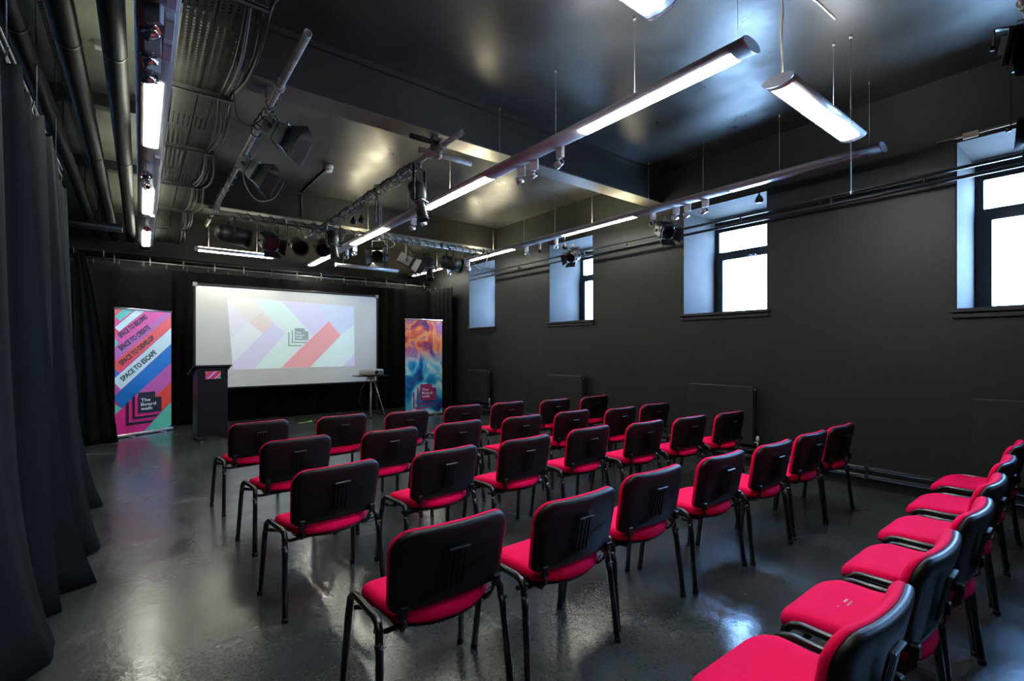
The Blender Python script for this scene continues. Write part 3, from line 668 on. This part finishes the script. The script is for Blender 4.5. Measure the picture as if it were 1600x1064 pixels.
# batten and label over the near window
t = thing('blind_batten', 'thin wooden batten with a cream label along the top of the nearest window', 'batten', (5.77, -.2, 3.285))
MB().box(-.012, .012, 0, 1.30, -.008, .008).build('batten', mat('wood_strip', (.25, .17, .09), .6), t); MB().box(-.02, -.012, 1.02, 1.12, -.035, .02, .002).build('paper_tag', mat('cream_paper', (.7, .6, .42), .7), t)
# yellow tape on end of the upper left bar
tag(MB().cyl((.80, 8.70, ZS), (.80, 8.76, ZS), .030, n=16, hollow=.004).build('tape_band', 'yellow'), 'yellow tape band on the far end of the upper left bar', 'tape')

# ------------------------------------------------------------------ text
def text_geo(s):
    cu = bpy.data.curves.new('t', 'FONT'); cu.body = s; cu.size = 1; cu.offset = .028; cu.resolution_u = 3
    o = bpy.data.objects.new('t', cu); COL.objects.link(o); bpy.context.view_layer.update()
    me = o.evaluated_get(bpy.context.evaluated_depsgraph_get()).to_mesh()
    v = [tuple(p.co) for p in me.vertices]; f = [tuple(p.vertices) for p in me.polygons]
    bpy.data.objects.remove(o); xs = [p[0] for p in v]; ys = [p[1] for p in v]
    x0, x1, y0, y1 = min(xs), max(xs), min(ys), max(ys)
    return [((p[0]-x0)/(x1-x0), (p[1]-y0)/(y1-y0)) for p in v], f
def text(mb, s, o, width, height, ang, lev):
    """flat lettering in the (x, z) plane at y = lev"""
    v, f = text_geo(s); ca, sa = math.cos(ang), math.sin(ang)
    mb.add([(o[0]+a*width*ca-b*height*sa, lev, o[1]+a*width*sa+b*height*ca) for a, b in v], f); return mb
PM = {}
def pm(name, c, rough=.45, es=0):
    if name not in PM: PM[name] = mat('print_'+name, c, rough, emit=c if es else None, es=es)
    return PM[name]
def poly_print(t, polys, cols, lev, step=.0004, es=0, rough=.35):
    for i, (n, c, P) in enumerate(polys):
        y = lev-step*(i+1)
        MB().add([(x, y, z) for x, z in P], [tuple(range(len(P)))]).build('printed_panel', pm(c+('_lit' if es else ''), cols[c], rough, es), t)

# ------------------------------------------------------------------ left banner
CB = dict(magenta=(.85, .03, .26), teal=(.14, .62, .45), white=(.70, .88, .88), orange=(.95, .07, .04), pink=(.88, .06, .34), purple=(.60, .11, .42), blue=(.012, .18, .60), black=(.006, .005, .01))
bt = thing('slogan_banner', 'tall roll-up banner with diagonal pink, orange and blue stripes and slogans', 'banner', (-.32, 9.66, 0), math.atan2(.538, .843))
MB().box(.0, .87, .0, .003, .045, 2.03).build('sheet', pm('magenta', CB['magenta'], .35), bt)
MB().cyl((-.01, 0, 2.035), (.88, 0, 2.035), .014, n=12).build('top_rail', 'alu', bt)
MB().box(-.01, .885, -.04, .05, .012, .055, .008).build('base_cassette', 'alu', bt)
for x in (.18, .66): MB().box(x, x+.05, -.13, .13, 0, .012, .003).build('foot', 'alu', bt)
MB().cyl((.43, .03, .05), (.43, .03, 2.03), .008).build('rear_pole', 'alu', bt)
POLY = [
 ('orange', [(0, 2.01), (.12, 2.01), (.07, 1.966), (.02, 1.92), (0, 1.95)]), ('teal', [(.118, 2.022), (.28, 2.022), (.075, 1.837), (.0, 1.90)]),
 ('white', [(.3, 2.022), (.441, 2.022), (.06, 1.67), (0, 1.73)]), ('orange', [(0, 1.735), (.045, 1.669), (0, 1.61)]),
 ('pink', [(.441, 2.022), (.794, 2.022), (0, 1.404), (0, 1.59)]), ('teal', [(0, 1.56), (.055, 1.486), (0, 1.42)]),
 ('purple', [(.794, 2.022), (.868, 2.022), (.868, 1.975), (0, 1.201), (0, 1.40)]), ('orange', [(.868, 1.975), (.868, 1.76), (.04, 1.027), (0, 1.08), (0, 1.201)]),
 ('blue', [(0, 1.094), (.065, 1.015), (0, .945)]), ('white', [(.868, 1.76), (.868, 1.487), (.085, .76), (0, .865), (0, .945)]),
 ('purple', [(0, .862), (.085, .76), (0, .668)]), ('blue', [(.868, 1.487), (.868, 1.16), (.335, .689), (.10, .464), (.0, .61), (0, .668)]),
 ('teal', [(0, .546), (.098, .464), (0, .38)]), ('purple', [(.868, 1.16), (.868, .833), (.601, .6), (.269, .632), (.335, .689)]),
 ('orange', [(.868, .833), (.868, .487), (.702, .342), (.702, .594), (.601, .603)]), ('teal', [(.868, .487), (.868, .058), (.433, .058), (.714, .345)]),
 ('blue', [(.868, .10), (.868, .058), (.82, .058)])]
poly_print(bt, [(0, c, P) for c, P in POLY], CB, 0)
LG = [[(.338, .691), (.601, .691), (.601, .594), (.702, .594), (.702, .353), (.338, .353)],
      [(.253, .620), (.286, .650), (.286, .308), (.657, .308), (.612, .270), (.253, .270)], [(.160, .530), (.196, .563), (.196, .222), (.575, .222), (.530, .182), (.160, .182)]]
lb = MB()
for P in LG: lb.add([(x, -.0085, z) for x, z in P], [tuple(range(len(P)))] if len(P) == 4 else [tuple(range(len(P)))])
lb.build('logo', pm('black', CB['black']), bt)
tx = MB(); sl = [('SPACE TO BELONG', (.085, 1.565), (.485, 1.905)), ('SPACE TO CREATE', (.09, 1.365), (.53, 1.735)), ('SPACE TO DEVELOP', (.10, 1.133), (.60, 1.570)), ('SPACE TO ESCAPE', (.115, .882), (.63, 1.325))]
for s, a, b in sl: text(tx, s, a, math.hypot(b[0]-a[0], b[1]-a[1]), .082, math.atan2(b[1]-a[1], b[0]-a[0]), -.0087)
tx.build('lettering', pm('black', CB['black']), bt, kind='stuff')
tx = MB()
for k, s in enumerate(('The', 'Board', 'walk')): text(tx, s, (.375, .54-.070*k), (.15, .24, .19)[k], .052, 0, -.009)
tx.build('logo_lettering', pm('paper_white', (.7, .72, .75)), bt)

# ------------------------------------------------------------------ right banner, abstract photographic print
def photo_print():
    m = bpy.data.materials.new('abstract_print'); m.use_nodes = True; t = m.node_tree; b = t.nodes['Principled BSDF']; b.inputs['Roughness'].default_value = .4
    co = t.nodes.new('ShaderNodeTexCoord'); mp = t.nodes.new('ShaderNodeMapping'); mp.inputs['Scale'].default_value = (1.5, 1, .95); mp.inputs['Rotation'].default_value = (0, -.6, 0); t.links.new(co.outputs['Object'], mp.inputs[0])
    n = t.nodes.new('ShaderNodeTexNoise'); n.inputs['Scale'].default_value = 1.6; n.inputs['Detail'].default_value = 5; n.inputs['Distortion'].default_value = 1.1; t.links.new(mp.outputs[0], n.inputs['Vector'])
    def ramp(st):
        r = t.nodes.new('ShaderNodeValToRGB'); e = r.color_ramp.elements
        while len(e) < len(st): e.new(.5)
        for k, (p, c) in enumerate(st): e[k].position = p; e[k].color = (*c, 1)
        t.links.new(n.outputs['Fac'], r.inputs[0]); return r
    warm = ramp([(.28, (.01, .01, .03)), (.38, (.14, .03, .12)), (.46, (.75, .10, .05)), (.52, (.9, .35, .08)), (.57, (.55, .12, .18)), (.64, (.35, .16, .35)), (.75, (.8, .5, .5))])
    cool = ramp([(.28, (.02, .005, .02)), (.38, (.01, .10, .35)), (.45, (.01, .30, .62)), (.50, (.15, .55, .75)), (.56, (.6, .78, .82)), (.62, (.03, .35, .60)), (.72, (.30, .30, .55))])
    s = t.nodes.new('ShaderNodeSeparateXYZ'); t.links.new(co.outputs['Object'], s.inputs[0])
    a = t.nodes.new('ShaderNodeMath'); a.operation = 'MULTIPLY_ADD'; a.inputs[1].default_value = .5; t.links.new(n.outputs['Fac'], a.inputs[0]); t.links.new(s.outputs['Z'], a.inputs[2])
    mr = t.nodes.new('ShaderNodeMapRange'); mr.inputs[1].default_value = 1.35; mr.inputs[2].default_value = 1.65; t.links.new(a.outputs[0], mr.inputs[0])
    mx = t.nodes.new('ShaderNodeMix'); mx.data_type = 'RGBA'; t.links.new(mr.outputs[0], mx.inputs['Factor']); t.links.new(cool.outputs[0], mx.inputs['A']); t.links.new(warm.outputs[0], mx.inputs['B'])
    t.links.new(mx.outputs['Result'], b.inputs['Base Color']); return m
b2 = thing('artwork_banner', 'tall roll-up banner with swirling orange and blue abstract artwork', 'banner', (4.28, 9.10, 0), -.03)
MB().box(0, .84, 0, .003, .04, 2.0).build('sheet', photo_print(), b2)
MB().cyl((-.01, 0, 2.01), (.85, 0, 2.01), .014, n=12).build('top_rail', 'alu', b2); MB().box(-.01, .85, -.04, .05, .012, .055, .008).build('base_cassette', 'alu', b2)
for x in (.15, .62): MB().box(x, x+.05, -.13, .13, 0, .012, .003).build('foot', 'alu', b2)
MB().cyl((.42, .03, .05), (.42, .03, 2.0), .008).build('rear_pole', 'alu', b2)
lb = MB(); q = [(.33, .30+.0), (0, 0)]
for P in [[(.33, .66), (.60, .66), (.60, .58), (.70, .58), (.70, .32), (.33, .32)], [(.255, .60), (.285, .60), (.285, .265), (.66, .265), (.62, .235), (.255, .235)], [(.17, .50), (.20, .50), (.20, .19), (.58, .19), (.54, .16), (.17, .16)]]:
    lb.add([(x, -.002, z) for x, z in P], [tuple(range(6))])
lb.build('logo', pm('plum', (.32, .03, .16)), b2)
tx = MB()
for k, s in enumerate(('The', 'Board', 'walk')): text(tx, s, (.365, .52-.070*k), (.15, .24, .19)[k], .052, 0, -.003)
tx.build('logo_lettering', pm('paper_white', (.7, .72, .75)), b2)

# ------------------------------------------------------------------ projection screen
st = thing('projection_screen', 'wide white projection screen in a black frame before the stage curtain', 'screen', (2.43, 10.15, 0))
X0, X1, Z0, Z1 = -1.66, 1.66, .70, 2.53
MB().box(X0, X1, .0, .006, Z0, Z1).build('screen_cloth', 'screen', st)
MB().box(X0-.035, X0, -.01, .03, Z0-.03, Z1+.04, .004).box(X1, X1+.035, -.01, .03, Z0-.03, Z1+.04, .004).box(X0-.035, X1+.035, -.01, .03, Z1, Z1+.04, .004).box(X0-.035, X1+.035, -.01, .03, Z0-.03, Z0, .004).build('frame', 'rail_k', st)
for x in (X0, X1):
    for z in (Z0, Z1): MB().box(x-.045, x+.045, -.016, .036, z-.045, z+.05, .006).build('corner_joint', 'grey' if z == Z1 else 'rail_k', st) if False else None
for x in (X0-.018, X1+.018): MB().box(x-.02, x+.02, .0, .03, 0, Z0-.03).box(x-.02, x+.02, -.35, .35, 0, .03, .004).build('stand_leg', 'rail_k', st)
for x in (X0-.012, X1+.012): MB().box(x-.035, x+.035, -.014, .034, Z1-.02, Z1+.05, .006).build('corner_joint', 'grey', st)
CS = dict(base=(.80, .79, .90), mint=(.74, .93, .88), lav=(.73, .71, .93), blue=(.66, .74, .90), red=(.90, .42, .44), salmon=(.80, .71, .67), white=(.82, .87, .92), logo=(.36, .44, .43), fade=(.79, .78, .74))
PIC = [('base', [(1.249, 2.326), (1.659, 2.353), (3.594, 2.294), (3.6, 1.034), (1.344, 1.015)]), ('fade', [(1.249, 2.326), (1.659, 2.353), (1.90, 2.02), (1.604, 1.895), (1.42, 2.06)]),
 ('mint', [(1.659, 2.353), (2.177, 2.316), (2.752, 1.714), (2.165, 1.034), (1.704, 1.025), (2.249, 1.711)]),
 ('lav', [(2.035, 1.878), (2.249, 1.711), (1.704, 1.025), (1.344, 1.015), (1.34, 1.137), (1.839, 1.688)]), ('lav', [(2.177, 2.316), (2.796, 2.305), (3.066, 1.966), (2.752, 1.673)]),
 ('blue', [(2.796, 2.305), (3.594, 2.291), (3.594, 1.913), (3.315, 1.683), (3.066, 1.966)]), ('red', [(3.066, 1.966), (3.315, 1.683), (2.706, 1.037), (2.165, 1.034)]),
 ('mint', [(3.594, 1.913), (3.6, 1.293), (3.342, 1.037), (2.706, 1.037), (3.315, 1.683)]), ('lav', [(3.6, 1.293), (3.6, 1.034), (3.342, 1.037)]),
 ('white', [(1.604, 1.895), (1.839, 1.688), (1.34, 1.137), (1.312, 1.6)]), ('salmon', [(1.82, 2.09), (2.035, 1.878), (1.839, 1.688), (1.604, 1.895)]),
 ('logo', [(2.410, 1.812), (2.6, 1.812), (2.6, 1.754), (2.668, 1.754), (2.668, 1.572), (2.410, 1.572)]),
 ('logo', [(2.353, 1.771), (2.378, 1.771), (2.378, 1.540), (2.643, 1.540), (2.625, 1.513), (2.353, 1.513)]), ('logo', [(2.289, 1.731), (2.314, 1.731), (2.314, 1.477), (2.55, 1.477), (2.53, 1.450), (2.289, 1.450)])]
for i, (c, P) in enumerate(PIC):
    MB().add([(x-2.43, -.001-.0003*i, z) for x, z in P], [tuple(range(len(P)))]).build('projected_shape', pm('beam_'+c, CS[c], .8, .2), st)  # projected light put into the colour and slight glow of flat shapes
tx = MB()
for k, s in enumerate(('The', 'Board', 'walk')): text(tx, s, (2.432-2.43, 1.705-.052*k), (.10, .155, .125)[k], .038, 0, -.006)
tx.build('projected_lettering', pm('beam_white', (.85, .92, .92), .8, .2), st)  # lettering of the projected light, painted as faintly glowing mesh

# ------------------------------------------------------------------ lectern
lt = thing('lectern', 'black lectern with a sloped top and a striped sticker, left of the screen', 'lectern', (.875, 8.98, 0), .12)
MB().box(-.205, .205, -.17, -.15, .05, 1.10, .003).build('front_panel', mat('lectern_board', (.004, .005, .007), .5, spec=.25), lt)
for s in (-1, 1): MB().box(s*.205-(.018 if s > 0 else 0), s*.205+(.018 if s < 0 else 0), -.15, .15, .05, 1.10, .002).build('side_panel', 'plastic', lt)
MB().box(-.187, .187, -.15, .14, .55, .568).build('shelf', 'plastic', lt)
MB().prism([(-.20, 1.12), (-.20, 1.145), (-.14, 1.145), (.26, 1.00), (.26, .975), (-.14, 1.12)], -.26, .26, 'x').build('sloped_top', 'plastic', lt)
for s in (-1, 1):
    f = MB().box(s*.20-.03, s*.20+.03, -.42, .16, .012, .05, .004).build('foot', 'plastic', lt)
    MB().box(s*.20-.02, s*.20+.02, -.41, -.37, 0, .012).box(s*.20-.02, s*.20+.02, .11, .15, 0, .012).build('glide', 'grey', f)
for s in (-1, 1):
    for z in (.22, .95): MB().cyl((s*.20, -.171, z), (s*.20, -.174, z), .007, n=10).build('screw', 'chrome', lt)
stk = MB().box(-.105, .105, -.1725, -.170, .93, 1.05).build('sticker', pm('magenta', CB['magenta']), lt)
for c, P in (('teal', [(-.105, 1.05), (-.07, 1.05), (-.105, 1.01)]), ('orange', [(-.07, 1.05), (-.02, 1.05), (-.105, .965), (-.105, 1.0)]), ('purple', [(.0, 1.05), (.03, 1.05), (-.09, .93), (-.105, .93), (-.105, .945)]),
             ('white', [(.035, 1.05), (.055, 1.05), (-.065, .93), (-.085, .93)]), ('orange', [(.075, 1.05), (.105, 1.05), (-.015, .93), (-.045, .93)]), ('white', [(.105, 1.02), (.105, 1.0), (.035, .93), (.015, .93)]), ('teal', [(.105, .98), (.105, .93), (.055, .93)])):
    MB().add([(x, -.1732, z) for x, z in P], [tuple(range(len(P)))]).build('sticker_stripe', pm(c, CB[c]), stk)

# ------------------------------------------------------------------ projector on a tripod
pt = thing('projector_stand', 'thin-legged tripod table with a black top right of the screen', 'stand', (3.80, 9.72, 0))
MB().box(-.34, .34, -.20, .20, .83, .845, .004).build('top', 'plastic', pt)
MB().box(-.06, .06, -.05, .05, .76, .83, .006).cyl((0, 0, .45), (0, 0, .78), .015).build('column', 'alu', pt)
for a in (-1.95, -.75, 1.3):
    c_, s_ = math.cos(a), math.sin(a)
    L = MB().cyl((.05*c_, .05*s_, .79), (.30*c_, .30*s_, .012), .011).build('leg', 'alu', pt); MB().cyl((.30*c_, .30*s_, .0), (.30*c_, .30*s_, .025), .016).build('rubber_foot', 'plastic', L)
MB().tube([(-.05, .02, .83), (-.12, .0, .7), (-.22, 0, .55), (-.24, .02, .3), (-.18, .0, .1), (-.10, .05, .008)], .008, 6).build('power_lead', 'cable_k', pt)
pj = thing('projector', 'grey box projector standing on the tripod table', 'projector', (3.80, 9.70, .845), .25)
MB().layers(rrect(.22, .22, -.14, .14, .04, .04), [(.01, .012), (0, .03), (0, .10), (.012, .125), (.03, .13)]).build('case', mat('projector_grey', (.30, .29, .27), .45), pj)
MB().cyl((.02, -.12, .07), (.02, -.17, .07), .042, .038, n=20, hollow=.006).build('lens_barrel', 'plastic', pj); MB().cyl((.02, -.13, .07), (.02, -.15, .07), .032, n=20).build('lens', 'glass_k', pj)
for k in range(6): MB().box(.10+k*.014, .106+k*.014, -.143, -.139, .04, .10).build('vent_slot', 'plastic', pj)
for x, y in ((-.16, -.09), (.16, -.09), (0, .1)): MB().cyl((x, y, 0), (x, y, .014), .014).build('foot', 'plastic', pj)
MB().box(-.16, -.06, -.05, .03, .129, .133).build('control_panel', 'grey', pj)
# tape and cable on the stage floor
t = thing('floor_tape', 'piece of green tape on the floor before the screen', 'tape', (2.46, 10.0-.35, 0), .4)
MB().box(-.13, .13, -.015, .015, 0, .002).build('strip', 'green_t', t); MB().box(.11, .17, -.015, .015, .001, .012).build('curled_end', 'green_t', t)
drape('thin cable lying on the floor between the green tape and the chairs', [(2.6, 9.55, .006), (2.75, 9.0, .006), (2.6, 8.2, .006), (2.62, 7.6, .006)], r=.006)['group'] = 'floor cables'
# black flight case in the dark opening at left
t = thing('flight_case', 'black case with silver trim inside the dark opening at the left', 'case', (-1.10, 8.6, 0))
MB().box(-.3, .3, -.35, .35, .03, .80, .01).build('body', 'plastic', t)
MB().box(-.305, .305, -.355, -.345, .76, .79).box(-.305, .305, -.355, -.345, .03, .05).box(.295, .305, -.35, .35, .76, .79).build('edge_trim', 'alu', t)
MB().box(.0, .12, -.362, -.35, .38, .47, .004).build('latch_plate', 'alu', t)
for x in (-.22, .22): MB().cyl((x-.02, -.25, .03), (x+.02, -.25, .03), .03).cyl((x-.02, .25, .03), (x+.02, .25, .03), .03).build('castor', 'plastic', t)
t = thing('stub_pipe', 'short black crosswise pipe at the end of the left opening', 'pipe', (-1.45, 8.55, 3.06)); MB().cyl((0, 0, 0), (1.25, 0, 0), .055, n=20).build('pipe', 'duct', t)
MB().cyl((.3, 0, .05), (.3, 0, ZC-3.06), .01).cyl((1.0, 0, .05), (1.0, 0, ZC-3.06), .01).build('hanger', 'rail_k', t)

# ------------------------------------------------------------------ chairs
def bend_back(x, y, z): return (x, y+.035*(x/.25)**2-.255+.058*(.765-z)/.31, z)
def make_chair():
    t = thing('conference_chair', '', 'chair')
    # seat: wide front, convex rear
    o = []; N = 12
    for i in range(N+1): a = PI/2*(i/N)-0; o.append((.232-.065+.065*math.sin(PI/2-a+0)*1.0 if False else .147+.085*math.cos(a), .120+.085*math.sin(a)))
    for i in range(N+1): a = PI/2+PI/2*(i/N); o.append((-.147+.085*math.cos(a), .120+.085*math.sin(a)))
    for i in range(1, 6): o.append((-.232+.016*i/5, .12-.25*i/5))
    for i in range(15):
        s = -1+2*i/14; x = .19*s; o.append((x*1.0, -.210+.055*abs(s)**2.4))
    for i in range(5): o.append((.216+.016*i/5, -.13+.25*i/5))
    def sad(x, y, z):
        z2 = z-.034*max(0, (y-.08)/.125)**2+.010*(x/.23)**2*(1 if y < 0 else .3)
        return (x, y, z2)
    o = [(x*.95, y) for x, y in o]
    s1 = MB().layers(o, [(.02, .398), (0, .404), (-.003, .418), (0, .436), (.010, .448), (.03, .4535), (.08, .456), (.14, .4555)]).map(sad).build('seat', 'red', t)
    MB().layers([(x*.97, y*.97-.003) for x, y in o], [(.05, .382), (.012, .385), (.006, .399)]).map(sad).build('seat_shell', 'plastic', t)
    ob = rrect(.238, .248, .462, .765, .038, .075)
    MB().layers(ob, [(.05, -.014), (.018, -.012), (.005, -.006), (.0, .004), (.002, .016)], 'xz').map(bend_back).build('backrest', 'plastic', t)
    MB().layers([(x*1.005, .6135+(z-.6135)*1.006) for x, z in ob], [(.012, .010), (.0, .014), (0, .026), (.010, .038), (.035, .046), (.09, .050), (.14, .051)], 'xz').map(bend_back).build('back_pad', 'red', t)
    MB().box(-.045, .045, -.026, -.010, .668, .677, .003).map(bend_back).build('grip_ledge', 'ledge', t)  # lighter grey than the shell stands in for the ledge's highlight
    b = MB()
    for x in (-.036, -.014, .008, .030): b.box(x, x+.008, -.0150, -.008, .52, .667, .001)
    b.map(bend_back).build('rib', 'plastic', t)
    # panel edge line of the shell
    for s in (-1, 1):
        MB().tube([(s*.20, -.175, .50), (s*.20, -.195, .465), (s*.183, -.196, .43), (s*.18, -.17, .398), (s*.175, -.10, .388), (s*.172, -.02, .386)], .016, 8, ry=.006).build('back_support', 'tube', t)
        MB().box(s*.20-.016, s*.20+.016, -.215, -.19, .455, .50, .004).build('support_socket', 'plastic', t)
    for s in (-1, 1):
        r = .0145
        fl = [(s*.280, .195, .012), (s*.266, .160, .33), (s*.264, .150, .375)]
        MB().tube(fl, r, 10).build('leg', 'tube', t)
        MB().tube([(s*.281, -.195, .012), (s*.268, -.160, .33), (s*.265, -.150, .375)], r, 10).build('leg', 'tube', t)
        MB().tube([(s*.264, .150, .372), (s*.262, .145, .408), (s*.26, .12, .430), (s*.259, .09, .437), (s*.259, -.09, .437), (s*.26, -.12, .430), (s*.263, -.145, .408), (s*.265, -.150, .372)], r, 10).build('side_rail', 'tube', t)
        MB().cyl((s*.264, -.160, .365), (s*.285, -.160, .365), .007, n=8).build('link_stud', 'plastic', t)
    MB().tube([(-.262, .10, .388), (-.22, .10, .374), (.22, .10, .374), (.262, .10, .388)], .010, 8).build('cross_tube', 'tube', t)
    MB().tube([(-.262, -.10, .388), (-.22, -.10, .372), (.22, -.10, .372), (.262, -.10, .388)], .010, 8).build('cross_tube', 'tube', t)
    for s in (-1, 1):
        for y, x in ((.197, .2802), (-.197, .2812)): MB().cyl((s*x, y, 0), (s*(x-.001), y-.001*(1 if y > 0 else -1), .022), .0165, .0165, n=10).build('foot_cap', 'plastic', t)
    return t
ROWS = {1: [(0.836, 4.634), (1.544, 4.594), (2.173, 4.494), (2.888, 4.569), (3.482, 4.517), (4.151, 4.411), (4.845, 4.389)],
        2: [(0.896, 3.607), (1.582, 3.555), (2.22, 3.564), (2.884, 3.504), (3.525, 3.48), (4.132, 3.349), (4.745, 3.352)],
        3: [(0.871, 2.634), (1.554, 2.633), (2.204, 2.627), (2.895, 2.656), (3.511, 2.566), (4.10, 2.5), (4.71, 2.436)],
        4: [(0.925, 1.509), (1.525, 1.444), (2.154, 1.503), (2.806, 1.479), (3.423, 1.449), (4.064, 1.454), (4.664, 1.453)]}
ROT = {1: [7, 6, 5, 3, 2, 0, -3], 2: [7, 6, 5, 3, 1, 0, -3], 3: [7, 5, 4, 2, 0, -2, -2], 4: [0, 1, 0, 0, 0, -1, -1]}
RN = {1: 'front row by the stage', 2: 'second row from the stage', 3: 'third row from the stage', 4: 'fourth row, seen from behind'}
CN = ['first chair from the left', 'second chair from the left', 'third chair from the left', 'middle chair', 'third chair from the right', 'second chair from the right', 'last chair towards the windows']
proto = make_chair(); first = True
def put(x, y, rot, lab, group):
    global first
    c = proto if first else copy_tree(proto); first = False
    c.location = (x, y, 0); c.rotation_euler = (0, 0, rot); c['label'] = lab; c['group'] = group
    return c
for r in (4, 3, 2, 1):
    for i, (x, y) in enumerate(ROWS[r]):
        a = math.radians(ROT[r][i]); ox, oy = -math.sin(a)*.255, math.cos(a)*.255
        put(x+ox, y+oy, a, 'black-backed crimson chair, %s in the %s' % (CN[i], RN[r]), 'crimson chairs in the %s' % {1: 'front row', 2: 'second row', 3: 'third row', 4: 'fourth row'}[r])
FL5 = [(1.237, .809), (1.85, .814), (2.46, .812), (3.073, .841), (3.726, .872), (4.465, .899)]
L5 = ['crimson chair nearest the viewer at the bottom edge, first of the last row', 'crimson chair with small pale marks on its seat, second in the last row', 'third crimson chair of the last row, counted from the viewer',
      'fourth crimson chair of the last row, counted from the viewer', 'fifth crimson chair of the last row, counted from the viewer', 'farthest crimson chair of the last row, by the window wall']
for i, (x, y) in enumerate(FL5):
    c = put(x+.222, y-.205, math.radians([-1, 0, 0, 0, 1, 0][i]), L5[i], 'crimson chairs in the last row')
    if i == 1:
        MB().box(-.02, .03, .03, .034, .456, .4575).box(.0, .035, .045, .052, .456, .4575).box(-.06, -.045, .05, .053, .456, .4575).build('pale_mark', 'mark', c)
